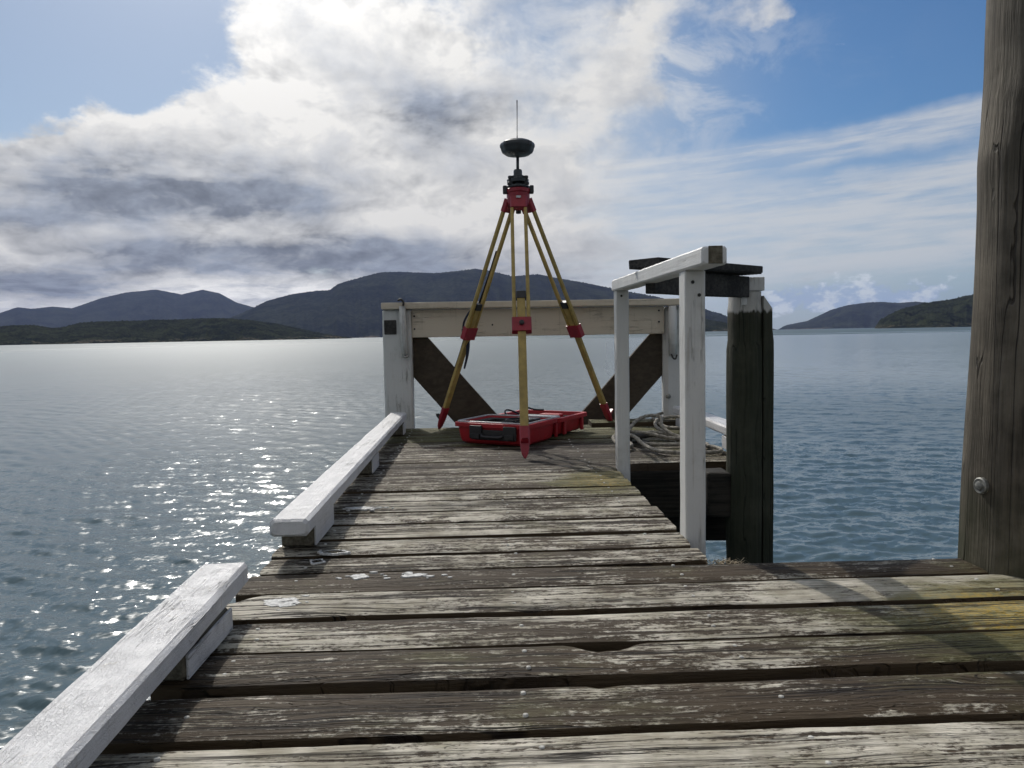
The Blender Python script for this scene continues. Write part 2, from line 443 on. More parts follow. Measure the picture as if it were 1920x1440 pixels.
def paint(name, colour, rough=0.45, flake=0.0, crackle=0.5, dirt=0.3, dirtcol=(0.13, 0.12, 0.09), gscale=1.0, axis='y'):
    mt, M, b = new_mat(name)
    co = M.new('ShaderNodeTexCoord').outputs['Object']
    x, y, z = M.xyz(co)
    n1 = M.noise(co, 4.0, 6, 0.62)
    n2 = M.noise(co, 22.0, 6, 0.65)
    if axis == 'y': gv = M.comb(M.mul(x, 90.0), M.mul(y, 4.0), M.mul(z, 90.0))
    elif axis == 'x': gv = M.comb(M.mul(x, 4.0), M.mul(y, 90.0), M.mul(z, 90.0))
    else: gv = M.comb(M.mul(x, 90.0), M.mul(y, 90.0), M.mul(z, 4.0))
    g = M.noise(gv, 1.0, 4, 0.6)
    fl = M.noise(co, 150.0, 4, 0.7)
    dm = M.mul(M.ss(M.add(M.mul(n1, 0.6), M.mul(n2, 0.5)), 0.56, 0.80), dirt)
    col = M.mix(dm, (*colour, 1), (*dirtcol, 1))
    runs = M.noise(M.comb(M.mul(x, 55.0), M.mul(y, 55.0), M.mul(z, 1.6)), 1.0, 4, 0.6)
    col = M.mix(M.mul(M.ss(M.add(runs, M.mul(M.sub(n1, 0.5), 0.4)), 0.60, 0.74), dirt * 1.3), col, (0.30, 0.25, 0.17, 1))
    chip = M.mul(M.ss(M.add(M.mul(n2, 0.7), M.mul(fl, 0.4)), 0.74, 0.79), crackle)
    col = M.mix(chip, col, (0.20, 0.18, 0.145, 1))
    chk = M.mul(M.ss(M.m('ABSOLUTE', M.sub(M.noise(gv, 0.45, 3, 0.5), 0.5)), 0.010, 0.002), M.ss(n1, 0.5, 0.6))
    col = M.mix(M.mul(chk, crackle), col, (0.06, 0.052, 0.045, 1))
    M.put(b.inputs['Base Color'], col)
    b.inputs['Roughness'].default_value = rough
    b.inputs['Specular IOR Level'].default_value = 0.45
    h = M.add(M.add(M.mul(g, 0.9), M.mul(fl, 0.55)), M.sub(M.mul(n2, 0.4), M.mul(chk, 1.0)))
    if flake:
        vo = M.new('ShaderNodeTexVoronoi', feature='DISTANCE_TO_EDGE')
        M.put(vo.inputs['Vector'], M.v('ADD', M.comb(M.mul(x, 1.0), M.mul(y, 0.7), z), M.v('SCALE', M.noise(co, 60.0, 3, 0.6, color=True), 0.02)))
        vo.inputs['Scale'].default_value = 170.0
        ck = M.mul(M.ss(vo.outputs['Distance'], 0.10, 0.0), M.ss(n2, 0.35, 0.6))
        h = M.sub(h, M.mul(ck, flake))
        h = M.add(h, M.mul(M.noise(co, 420.0, 2, 0.6), flake * 0.8))
    bump(M, b, h, 0.9, 0.0022 * gscale)
    return mt

def pile_wood(name, painted=False):
    mt, M, b = new_mat(name)
    co = M.new('ShaderNodeTexCoord').outputs['Object']
    x, y, z = M.xyz(co)
    ww = M.sub(M.noise(co, 2.2, 3, 0.5), 0.5)
    k = M.mul(ww, 0.035)
    gv = M.comb(M.mul(M.add(x, k), 55.0), M.mul(M.add(y, k), 55.0), M.mul(z, 2.0))
    grain = M.noise(gv, 1.0, 6, 0.62)
    hair = M.noise(M.comb(M.mul(M.add(x, k), 210.0), M.mul(M.add(y, k), 210.0), M.mul(z, 5.0)), 1.0, 4, 0.6)
    n1 = M.noise(co, 5.0, 6, 0.6)
    col = M.mix(M.ss(M.add(M.mul(grain, 0.7), M.mul(hair, 0.4)), 0.38, 0.72), (0.034, 0.029, 0.021, 1), (0.104, 0.090, 0.069, 1))
    col = M.mix(M.ss(n1, 0.40, 0.70, 0.0, 0.5), col, (0.24, 0.21, 0.165, 1))
    crk = M.noise(M.comb(M.mul(M.add(x, k), 20.0), M.mul(M.add(y, k), 20.0), M.mul(z, 0.25)), 1.0, 2, 0.4)
    crack = M.ss(M.m('ABSOLUTE', M.sub(crk, 0.5)), 0.010, 0.003)
    col = M.mix(M.mul(crack, 0.75), col, (0.014, 0.011, 0.008, 1))
    algae = M.ss(M.add(z, M.mul(M.sub(n1, 0.5), 0.5)), 0.30, -0.10) if not painted else M.ss(M.add(z, M.mul(M.sub(n1, 0.5), 0.5)), 1.15, 0.50)
    col = M.mix(M.mul(algae, 0.72), col, (0.036, 0.042, 0.016, 1) if not painted else (0.020, 0.030, 0.016, 1))
    wet = M.ss(z, -0.2, -0.9)
    col = M.mix(M.mul(wet, 0.8), col, (0.012, 0.016, 0.012, 1))
    if painted:
        edge = M.add(z, M.mul(M.sub(M.noise(M.comb(M.mul(x, 60.0), M.mul(y, 60.0), M.mul(z, 9.0)), 1.0, 4, 0.6), 0.5), 0.05))
        pm = M.ss(edge, 0.728, 0.745)
        col = M.mix(pm, col, M.mix(n1, (0.40, 0.39, 0.36, 1), (0.62, 0.61, 0.58, 1)))
    M.put(b.inputs['Base Color'], col)
    b.inputs['Roughness'].default_value = 0.78
    b.inputs['Specular IOR Level'].default_value = 0.3
    bump(M, b, M.sub(M.add(grain, M.mul(hair, 0.5)), M.mul(crack, 1.5)), 1.0, 0.006)
    return mt

def plain(name, colour, rough=0.5, metal=0.0, var=0.25, nscale=30.0, bmp=0.0006, spec=0.5, coat=0.0):
    mt, M, b = new_mat(name)
    co = M.new('ShaderNodeTexCoord').outputs['Object']
    n = M.noise(co, nscale, 5, 0.6); n2 = M.noise(co, nscale * 6, 3, 0.6)
    lo = tuple(q * (1 - var) for q in colour); hi = tuple(min(1, q * (1 + var)) for q in colour)
    M.put(b.inputs['Base Color'], M.mix(M.ss(n, 0.3, 0.7), (*lo, 1), (*hi, 1)))
    M.put(b.inputs['Roughness'], M.ss(n2, 0.2, 0.8, max(0.05, rough - 0.1), min(1, rough + 0.1)))
    b.inputs['Metallic'].default_value = metal
    b.inputs['Specular IOR Level'].default_value = spec
    if bmp: bump(M, b, M.add(n, M.mul(n2, 0.4)), 0.6, bmp)
    return mt

def dark_timber(name, a, c_, axis='y'):
    mt, M, b = new_mat(name)
    co = M.new('ShaderNodeTexCoord').outputs['Object']
    x, y, z = M.xyz(co)
    s = {'x': (3, 80, 80), 'y': (80, 3, 80), 'z': (80, 80, 3), 'a': (25, 25, 45)}[axis]
    g = M.noise(M.comb(M.mul(x, s[0]), M.mul(y, s[1]), M.mul(z, s[2])), 1.0, 5, 0.62)
    n = M.noise(co, 6.0, 5, 0.6)
    col = M.mix(M.ss(M.add(M.mul(g, 0.6), M.mul(n, 0.5)), 0.40, 0.72), (*a, 1), (*c_, 1))
    M.put(b.inputs['Base Color'], col); b.inputs['Roughness'].default_value = 0.8
    b.inputs['Specular IOR Level'].default_value = 0.25
    bump(M, b, g, 0.9, 0.003)
    return mt

def water_mat():
    mt, M, b = new_mat('sea_water')
    co = M.new('ShaderNodeTexCoord').outputs['Object']
    x, y, z = M.xyz(co)
    # slopes of the wave field taken straight from noise, so they hold at every distance
    def slope(ax, ay, rot, amp, det, w):
        ca, sa_ = math.cos(rot), math.sin(rot)
        u = M.add(M.mul(x, ca * ax), M.mul(y, sa_ * ax)); v = M.add(M.mul(x, -sa_ * ay), M.mul(y, ca * ay))
        nn = M.noise(M.comb(u, v, w), 1.0, det, 0.55, color=True)
        q = M.v('SUBTRACT', nn, (0.5, 0.5, 0.5)); qx, qy, qz = M.xyz(q)
        su = M.mul(qx, amp * 0.6); sv = M.mul(qy, amp)
        return M.comb(M.add(M.mul(su, ca), M.mul(sv, -sa_)), M.add(M.mul(su, sa_), M.mul(sv, ca)), 0.0)
    calm = M.noise(M.comb(M.mul(x, 0.0022), M.mul(y, 0.007), 0.0), 1.0, 5, 0.6)
    calm2 = M.noise(M.comb(M.mul(x, 0.05), M.mul(y, 0.11), 2.0), 1.0, 4, 0.6)
    act = M.mul(M.ss(calm, 0.36, 0.62, 0.55, 1.15), M.ss(calm2, 0.3, 0.7, 0.75, 1.2))
    ld = M.m('LOGARITHM', M.v('LENGTH', co), 10.0)
    geo = M.new('ShaderNodeNewGeometry').outputs['Normal']
    # slick water off the jetty, a breeze-ruffled belt beyond it
    wl = M.add(ld, M.mul(M.sub(M.noise(M.comb(M.mul(x, 0.004), M.mul(y, 0.010), 7.0), 1.0, 4, 0.55), 0.5), 0.9))
    slick = M.mul(M.ss(wl, 1.35, 1.75), M.ss(wl, 2.62, 2.52))
    lee = M.mul(slick, M.ss(M.m('DIVIDE', x, M.m('MAXIMUM', y, 1.0)), 0.02, 0.30))      # sheltered water to the right
    act = M.mul(M.mul(act, M.lerp(slick, 1.0, 0.60)), M.lerp(lee, 1.0, 0.42))
    s1 = M.v('SCALE', slope(0.9, 2.6, 0.10, 0.42, 3, 1.0), M.ss(ld, 1.2, 2.2, 0.0, 1.0))
    s2 = M.v('SCALE', slope(4.0, 9.0, -0.18, 0.60, 3, 5.0), M.ss(ld, 0.8, 1.7, 0.25, 1.0))
    s3 = slope(17.0, 30.0, 0.35, 0.50, 2, 9.0)
    s4 = M.v('SCALE', slope(0.16, 0.42, 0.0, 0.14, 2, 12.0), M.ss(ld, 1.4, 2.3, 0.0, 1.0))
    tot = M.v('ADD', M.v('ADD', s1, s2), M.v('ADD', s3, s4))
    nA = M.v('NORMALIZE', M.v('ADD', M.v('SCALE', tot, M.mul(act, 2.5)), geo))
    nB = M.v('NORMALIZE', M.v('ADD', M.v('SCALE', tot, M.mul(act, M.ss(ld, 1.0, 2.2, 0.80, 0.40))), geo))
    dc = M.mix(M.noise(co, 0.15, 4, 0.6), (0.060, 0.096, 0.108, 1), (0.086, 0.125, 0.136, 1))
    M.put(b.inputs['Base Color'], dc); b.inputs['IOR'].default_value = 1.333
    # ripples too small to be resolved far out become surface roughness
    M.put(b.inputs['Roughness'], M.sub(M.add(M.ss(ld, 0.70, 1.8, 0.14, 0.45), M.mul(M.ss(wl, 2.45, 2.65), 0.11)), M.add(M.mul(slick, 0.08), M.mul(lee, 0.20))))
    M.l.new(nB, b.inputs['Normal'])
    b2 = M.new('ShaderNodeBsdfPrincipled')
    M.put(b2.inputs['Base Color'], dc); b2.inputs['IOR'].default_value = 1.333; b2.inputs['Roughness'].default_value = 0.07
    M.l.new(nA, b2.inputs['Normal'])
    mx = M.new('ShaderNodeMixShader'); M.put(mx.inputs[0], M.ss(ld, 1.3, 2.4, 0.50, 0.0))
    M.l.new(b.outputs[0], mx.inputs[1]); M.l.new(b2.outputs[0], mx.inputs[2])
    out = [n for n in mt.node_tree.nodes if n.type == 'OUTPUT_MATERIAL'][0]
    M.l.new(mx.outputs[0], out.inputs[0])
    return mt

def hill_mat(name, a, c_, sc):
    mt, M, b = new_mat(name)
    co = M.new('ShaderNodeTexCoord').outputs['Object']
    n = M.noise(co, sc, 6, 0.65); n2 = M.noise(co, sc * 7, 4, 0.7)
    x, y, z = M.xyz(co)
    col = M.mix(M.ss(M.add(M.mul(n, 0.6), M.mul(n2, 0.5)), 0.42, 0.70), (*a, 1), (*c_, 1))
    rock = M.mul(M.ss(M.add(z, M.mul(n2, -14.0)), 0.0, -6.0), M.ss(n, 0.5, 0.62))
    col = M.mix(M.mul(rock, 0.7), col, (0.16, 0.13, 0.10, 1))
    M.put(b.inputs['Base Color'], col); b.inputs['Roughness'].default_value = 0.95
    b.inputs['Specular IOR Level'].default_value = 0.0
    bump(M, b, n2, 0.6 if 'far' in name else 1.0, 2.0 if 'far' in name else 5.0)
    return mt

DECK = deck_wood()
KERBP = paint('white_kerb_paint', (0.66, 0.66, 0.665), 0.40, flake=0.22, crackle=0.55, dirt=0.30, gscale=1.8)
POSTP = paint('white_post_paint', (0.66, 0.66, 0.64), 0.5, crackle=0.30, dirt=0.25, axis='z')
RAILP = paint('white_rail_paint', (0.68, 0.68, 0.67), 0.5, crackle=0.35, dirt=0.25, axis='y')
CREAM = paint('cream_board_paint', (0.62, 0.545, 0.43), 0.55, crackle=0.35, dirt=0.35, dirtcol=(0.26, 0.20, 0.12), axis='x')
FRAMEP = paint('barrier_white_paint', (0.60, 0.60, 0.58), 0.5, crackle=0.4, dirt=0.35, dirtcol=(0.22, 0.24, 0.18), axis='z')
BRACE = dark_timber('dark_brown_brace_timber', (0.048, 0.038, 0.027), (0.080, 0.064, 0.046), 'a')
UNDER = dark_timber('black_wet_timber', (0.008, 0.008, 0.007), (0.040, 0.035, 0.028), 'x')
SHELF = dark_timber('dark_grooved_timber', (0.020, 0.020, 0.021), (0.070, 0.066, 0.062), 'x')
BLOCKW = dark_timber('bare_block_timber', (0.07, 0.062, 0.045), (0.20, 0.18, 0.135), 'y')
PILE = pile_wood('round_pile_timber')
PILE2 = pile_wood('tarred_pile_timber', True)
STEEL = plain('galvanised_steel', (0.28, 0.28, 0.26), 0.55, 0.7, 0.3, 60)
IRON = plain('dark_iron', (0.045, 0.043, 0.04), 0.6, 0.5, 0.4, 50)
NAILM = plain('galvanised_nail', (0.50, 0.49, 0.45), 0.75, 0.0, 0.3, 60, 0)
RED = plain('red_plastic', (0.38, 0.012, 0.020), 0.55, 0, 0.12, 12, 0.0003)
REDT = plain('tripod_red_metal', (0.28, 0.015, 0.030), 0.4, 0, 0.15, 30, 0.0003)
YEL = plain('tripod_yellow_fibreglass', (0.36, 0.26, 0.075), 0.42, 0, 0.2, 18, 0.0004)
BLK = plain('black_plastic', (0.018, 0.018, 0.02), 0.45, 0, 0.3, 30, 0.0003)
NAVY = plain('dark_navy_webbing', (0.016, 0.02, 0.038), 0.85, 0, 0.3, 90, 0.0006)
DGREY = plain('dark_grey_instrument', (0.035, 0.040, 0.045), 0.42, 0, 0.2, 25, 0.0003)
FOAM = plain('black_foam', (0.012, 0.012, 0.013), 0.95, 0, 0.3, 80, 0.001)
SILVER = plain('silver_plastic', (0.45, 0.45, 0.46), 0.35, 0.2, 0.15, 30)
ROPE = plain('weathered_rope', (0.25, 0.232, 0.195), 0.9, 0, 0.4, 60, 0.001)
TAN = plain('tan_fibre', (0.33, 0.27, 0.18), 0.95, 0, 0.4, 60, 0.001)
SPLASH = plain('bird_lime_white', (0.60, 0.60, 0.58), 0.85, 0, 0.28, 130, 0.0008)
LICH = plain('moss', (0.10, 0.11, 0.03), 0.95, 0, 0.4, 60, 0.002)
WATER = water_mat()

# ------------------------------------------------------------------ sea
WZ = -1.5
def sea():
    """one sheet of sea: fine real waves in the bay in front of the jetty, coarser farther out"""
    rng = np.random.RandomState(5)
    r0_, r1_ = 2.4, 170.0
    nr, na_ = 860, 900
    a0, a1 = rad(-46), rad(46)
    rr = r0_ * (r1_ / r0_) ** (np.arange(nr + 1) / nr)
    aa = a0 + (a1 - a0) * np.arange(na_ + 1) / na_
    Rg, Ag = np.meshgrid(rr, aa, indexing='ij')
    X = Rg * np.sin(Ag); Y = Rg * np.cos(Ag)
    cell = Rg * (math.log(r1_ / r0_) / nr)
    Z = np.zeros_like(X)
    nw = 90
    for i in range(nw):
        lam = 0.055 * (1.7 / 0.055) ** ((i + rng.rand()) / nw)
        th = rad(-90 - 12) + rng.randn() * rad(34)          # breeze comes in over the bow of the jetty, slightly from the left
        k = 2 * math.pi / lam
        slope = 0.036 * (1.25 if lam < 0.35 else 0.8 if lam < 0.7 else 0.45 if lam < 1.2 else 0.25)
        amp = slope / k
        w = np.clip((lam / cell - 1.9) / 1.6, 0, 1)
        ph = k * (X * math.cos(th) + Y * math.sin(th)) + rng.rand() * 6.283
        # short crests: each train fades in and out across the water
        env = 0.6 + 0.8 * np.sin(X * (0.5 / lam) * (0.25 + 0.25 * rng.rand()) + rng.rand() * 6.28 + 0.7 * np.sin(Y * 0.33 / lam * 0.4)) * np.sin(Y * (0.5 / lam) * 0.3 + rng.rand() * 6.28)
        Z += amp * w * env * (np.sin(ph) + 0.22 * np.cos(2 * ph))
    # calmer and livelier patches
    g = 0.85 + 0.22 * np.sin(X * 0.21 + 1.3 * np.sin(Y * 0.13)) * np.sin(Y * 0.17 + 0.8) + 0.12 * np.sin(X * 0.05 + Y * 0.09)
    edge = np.clip((Ag - a0) / rad(3), 0, 1) * np.clip((a1 - Ag) / rad(3), 0, 1) * np.clip((r1_ - Rg) / 50, 0, 1) * np.clip((Rg - r0_) / 0.3, 0, 1)
    Z = WZ + Z * g * edge
    P = np.stack([X, Y, Z], -1).reshape(-1, 3)
    n1 = na_ + 1
    I = (np.arange(nr)[:, None] * n1 + np.arange(na_)[None, :]).ravel()
    Q = np.stack([I, I + n1, I + n1 + 1, I + 1], -1)
    V = [P]; Fq = [Q]; base = len(P)
    def patch(rads, angs):
        nonlocal base
        Rg, Ag = np.meshgrid(np.array(rads), np.array(angs), indexing='ij')
        p = np.stack([Rg * np.sin(Ag), Rg * np.cos(Ag), np.full_like(Rg, WZ)], -1).reshape(-1, 3)
        m_ = len(angs)
        I = (np.arange(len(rads) - 1)[:, None] * m_ + np.arange(m_ - 1)[None, :]).ravel() + base
        V.append(p); Fq.append(np.stack([I, I + m_, I + m_ + 1, I + 1], -1)); base += len(p)
    full = np.linspace(a0, a0 + 2 * math.pi, 241)
    patch([0.02, 1.0, r0_], full)
    patch([r0_, 5, 15, 60, r1_], np.linspace(a1, a0 + 2 * math.pi, 120))
    patch([r1_, 400, 700, 1200, 2500, 5000, 12000], full)
    V = np.concatenate(V); Fq = np.concatenate(Fq)
    me = bpy.data.meshes.new('water')
    me.vertices.add(len(V)); me.vertices.foreach_set('co', V.astype(np.float32).ravel())
    me.loops.add(len(Fq) * 4); me.loops.foreach_set('vertex_index', Fq.astype(np.int32).ravel())
    me.polygons.add(len(Fq)); me.polygons.foreach_set('loop_start', np.arange(0, len(Fq) * 4, 4, dtype=np.int32))
    me.polygons.foreach_set('use_smooth', np.ones(len(Fq), dtype=bool))
    me.update(calc_edges=True); me.validate()
    o = link('water', me, WATER); tag(o, kind='structure')
sea()

# ------------------------------------------------------------------ hills
PROF = {
 'A': [(-62, 1.2), (-50, 2.2), (-39.11, 1.509), (-35.53, 1.75), (-31.59, 1.919), (-30.68, 2.274), (-29.93, 2.175), (-28.76, 2.312), (-27.7, 2.211), (-26.0, 2.871), (-24.48, 3.265), (-22.7, 3.455), (-21.16, 3.139), (-19.8, 3.47), (-18.71, 3.217), (-17.65, 2.589), (-16.53, 2.248), (-13.49, 1.236), (-10.53, 0.421), (-8.25, -0.02)],
 'B': [(-62, 1.0), (-50, 1.8), (-39.12, 1.331), (-35.55, 1.499), (-31.64, 1.087), (-30.97, 1.16), (-29.86, 1.149), (-28.83, 0.955), (-28.24, 0.983), (-27.3, 1.299), (-25.82, 1.356), (-23.31, 1.404), (-21.37, 1.439), (-19.88, 1.512), (-18.26, 1.481), (-16.74, 1.353), (-14.96, 1.066), (-13.14, 0.62), (-11.29, 0.203), (-9.78, -0.07)],
 'C': [(-19.25, 0.126), (-18.26, 1.481), (-17.69, 1.661), (-16.53, 2.211), (-15.66, 2.655), (-13.93, 3.136), (-12.45, 3.357), (-11.26, 3.427), (-10.68, 3.845), (-9.15, 4.297), (-7.65, 4.673), (-6.41, 4.724), (-5.02, 4.655), (-3.46, 4.6), (-1.89, 4.737), (-0.7, 4.876), (0.48, 4.702), (2.05, 4.284), (3.04, 4.343), (4.03, 4.4), (5.01, 4.144), (5.99, 3.966), (7.56, 3.655), (9.5, 3.216), (11.05, 2.864), (12.58, 2.551), (14.48, 2.037), (15.94, 1.614), (16.61, 1.329), (17.06, 1.242), (17.61, 0.962), (18.92, 0.551), (20.54, 0.083), (21.01, -0.06)],
 'D': [(7.71, -0.12), (8.3, -0.05), (10.64, -0.02), (12.38, 0.073), (13.72, 0.357), (14.85, 0.681), (15.94, 0.848), (16.91, 0.673), (17.53, 0.545), (17.9, 0.27), (18.12, -0.12)],
 'E': [(21.01, -0.038), (21.53, 0.268), (22.03, 0.369), (22.96, 0.547), (23.68, 0.883), (24.6, 1.296), (25.53, 1.557), (26.75, 1.696), (27.56, 1.703), (28.58, 1.597), (29.62, 1.648), (30.27, 1.537), (32.14, 1.401), (35.01, 1.23), (39.0, 0.83), (44.82, 0.046)],
 'F': [(27.19, -0.05), (27.48, 0.46), (28.18, 0.903), (28.84, 1.219), (29.87, 1.447), (30.69, 1.626), (31.51, 1.698), (32.31, 1.888), (32.78, 1.953), (34.99, 2.287), (38.96, 2.403), (44.77, 1.639), (55, 2.4), (64, 0.6)],
}
def hill(key, ds, dr, mat, label, rough, tree):
    P = PROF[key]; azs = [p[0] for p in P]; els = [p[1] for p in P]
    step = 0.06 if key in 'CF' else 0.08
    N = int((azs[-1] - azs[0]) / step); rows = 30; back = 8
    V = []; Fc = []
    for i in range(N + 1):
        a = azs[0] + (azs[-1] - azs[0]) * i / N
        e = float(np.interp(a, azs, els))
        h0 = math.tan(rad(e)) * dr + 0.65
        # slight distance variation of the ridge and the shore
        rr = dr * (1 + 0.05 * mnoise.noise(Vector((a * 0.25, 3, 0))))
        h = (math.tan(rad(e)) * rr + 0.65)
        tb = mnoise.noise(Vector((a * 9.0, 1, 5))) * 0.6 + mnoise.noise(Vector((a * 23.0, 1, 5))) * 0.5 + max(0, mnoise.noise(Vector((a * 14, 8, 1)))) * 0.7
        sh = ds * (1 + 0.05 * mnoise.noise(Vector((a * 0.5, 0, 7))) + 0.012 * mnoise.noise(Vector((a * 3, 0, 7))))
        sh = sh + (rr - sh) * (1 - min(1, max(0.0, (e + 0.1) / 0.5))) * 0.5
        sa_, ca = math.sin(rad(a)), math.cos(rad(a))
        for j in range(rows + back + 1):
            if j <= rows:
                t = j / rows; D = sh + (rr - sh) * t
                s = (1 - (1 - t) ** 1.6)
                z = WZ - 2 + (h - WZ + 2) * s * (D / rr) ** 0.5
                amp = h * rough * math.sin(math.pi * t) ** 0.8
                q = Vector((a * 0.55 + t * 1.3, t * 2.2, 0))
                z += amp * (mnoise.noise(q) * 0.7 + 0.5 * mnoise.noise(q * 2.7)) - abs(mnoise.noise(Vector((a * 0.6 + t * 1.1, t * .8, 2)))) * amp * 0.7
                z += tree * (1.0 if key in 'BDF' else 0.35) * (mnoise.noise(Vector((a * 9 + t * 11, t * 26, 1))) + 0.7 * mnoise.noise(Vector((a * 17 - t * 19, t * 60, 1)))) * min(1, t * 6) * (0.4 if t > .9 else 1)
                if t > 0.96: z += tree * tb * (t - 0.96) / 0.04
            else:
                t = (j - rows) / back; D = rr * (1 + 0.35 * t)
                z = h * (1 - t ** 1.3) + (WZ - 3) * t ** 1.3 + tree * tb * (1 - t) * 0.5
            V.append((D * sa_, D * ca, z))
    R = rows + back + 1
    for i in range(N):
        for j in range(R - 1):
            Fc.append((i * R + j, (i + 1) * R + j, (i + 1) * R + j + 1, i * R + j + 1))
    o = mesh('hills', V, Fc, mat, None, True)
    tag(o, label=label, kind='structure')
    return o
hm_far = hill_mat('far_bush', (0.003, 0.006, 0.004), (0.036, 0.042, 0.026), 0.006)
hm_near = hill_mat('near_bush', (0.004, 0.008, 0.004), (0.046, 0.052, 0.024), 0.025)
hill('A', 5600, 6900, hm_far, 'smooth blue hills farthest away at left behind the dark ridge', 0.10, 4.0)
hill('B', 1500, 1900, hm_near, 'low dark wooded ridge along the left shore', 0.25, 3.0)
hill('C', 3000, 4200, hm_far, 'big blue wooded mountain across the bay behind the barrier', 0.09, 8.0)
hill('D', 1900, 2150, hm_near, 'small dark rocky headland between handrail post and pile', 0.25, 2.5)
hill('E', 5000, 6000, hm_far, 'blue headland sloping to the water right of the small pile', 0.22, 5.0)
hill('F', 1750, 2300, hm_near, 'green wooded headland just left of the big round pile', 0.30, 4.0)

# ------------------------------------------------------------------ haze
hz_v, hz_f = box_vf((0, 0, (WZ - 1.2 + 470) / 2), (25000, 25000, 470 - (WZ - 1.2)))
hmat = bpy.data.materials.new('air_haze'); hmat.use_nodes = True
for n in list(hmat.node_tree.nodes): hmat.node_tree.nodes.remove(n)
HM = NT(hmat.node_tree)
pv = HM.new('ShaderNodeVolumePrincipled'); pv.inputs['Color'].default_value = (0.45, 0.56, 0.95, 1)
pv.inputs['Density'].default_value = 3.9e-5; pv.inputs['Anisotropy'].default_value = 0.2
ho = HM.new('ShaderNodeOutputMaterial'); HM.l.new(pv.outputs[0], ho.inputs['Volume'])
haze = mesh('haze', hz_v, hz_f, hmat); tag(haze, kind='stuff')

# ------------------------------------------------------------------ jetty
JET = thing('jetty', (0, 0, 0), 'weathered grey timber jetty whose gapped deck planks run out over the water', 'jetty')

ZO = []
def plank(y0, y1, x0, x1, tone, seed, notch=None, skew=0.0, z0=0.0, parent=JET):
    L = x1 - x0; nx = max(20, int(L / 0.022)); ny = 9; V = []; F = []
    th = 0.046
    zoff = z0 + mnoise.noise(Vector((seed, 1, 1))) * (0.004 if y0 < 2.4 else 0.002)
    tilt = mnoise.noise(Vector((seed, 5, 1))) * (0.004 if y0 < 2.4 else 0.002)
    def edge(x, s, which):
        n = mnoise.noise(Vector((x * 2.0, seed + which * 9, 0))) * (0.0055 if y0 < 2.4 else 0.003) + mnoise.noise(Vector((x * 11, seed + which * 9, 3))) * 0.0022 \
            + mnoise.noise(Vector((x * 40, seed + which * 9, 3))) * 0.0011
        return n
    cols = []
    for i in range(nx + 1):
        x = x0 + L * i / nx
        a = y0 + edge(x, seed, 0); b_ = y1 + edge(x, seed, 1) + skew * max(0, x)
        if notch:
            for (cx, w, dpt, side) in notch:
                q = math.exp(-abs((x - cx) / w) ** 3.5) * dpt * (1 + 0.4 * mnoise.noise(Vector((x * 30, seed, 9))))
                if side > 0: b_ -= q
                else: a += q
        cols.append((x, a, b_))
    for i, (x, a, b_) in enumerate(cols):
        ex = 0.0
        for j in range(ny):
            t = j / (ny - 1)
            yy = a + (b_ - a) * t
            # end ripple
            if i == 0: ex = mnoise.noise(Vector((yy * 30, seed, 2))) * 0.006
            elif i == nx: ex = mnoise.noise(Vector((yy * 30, seed, 4))) * 0.006
            else: ex = 0
            cup = -0.0035 * (2 * t - 1) ** 2 * (1 if seed % 2 else -0.4)
            rnd_ = -0.004 * (abs(2 * t - 1) ** 10)
            z = zoff + cup + rnd_ + tilt * (t - .5) + mnoise.noise(Vector((x * 3, yy * 25, seed))) * 0.0016 + mnoise.noise(Vector((x * 1.1, 0, seed))) * 0.003
            V.append((x + ex, yy, z))
        V.append((x + ex, b_ + 0.0015, zoff - 0.012)); V.append((x + ex, b_ + 0.001, zoff - th))
        V.append((x + ex, a - 0.001, zoff - th)); V.append((x + ex, a - 0.0015, zoff - 0.012))
    k = ny + 4
    for i in range(nx):
        for q in range(k):
            r = (q + 1) % k
            F.append((i * k + q, (i + 1) * k + q, (i + 1) * k + r, i * k + r))
    F.append(tuple(range(k))); F.append(tuple(nx * k + q for q in range(k))[::-1])
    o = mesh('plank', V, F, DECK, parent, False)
    me = o.data; me.polygons.foreach_set('use_smooth', [True] * len(me.polygons)); me.set_sharp_from_angle(angle=rad(40))
    o['tone'] = tone
    ZO.append((y0 - 0.02, y1 + 0.02, zoff))
    return o, zoff

ROWS = [(1.237, 1.388), (1.434, 1.578), (1.595, 1.758), (1.779, 1.945), (1.963, 2.120), (2.133, 2.272), (2.301, 2.463), (2.493, 2.657),
        (2.685, 2.841), (2.861, 3.024), (3.046, 3.217), (3.243, 3.398), (3.417, 3.587), (3.608, 3.775), (3.793, 3.943), (3.966, 4.130),
        (4.146, 4.312), (4.330, 4.508), (4.530, 4.706), (4.728, 4.895), (4.915, 5.068), (5.088, 5.258), (5.280, 5.440)]
yb = 1.210
PRE = []
while yb > -0.9:
    PRE.append((yb - 0.157, yb)); yb -= 0.157 + 0.022
ROWS = PRE[::-1] + ROWS
TONE = {1.053: 1.0, 1.237: -0.55, 1.434: -0.45, 1.595: 0.35, 1.779: 0.95, 1.963: -0.75, 2.133: 0.1, 2.301: 0.55, 2.493: 0.45, 2.685: 0.25, 2.861: 0.5, 3.046: 0.55,
        3.243: 0.1, 3.417: 0.5, 3.608: 0.0, 3.793: -0.1, 3.966: -0.5}
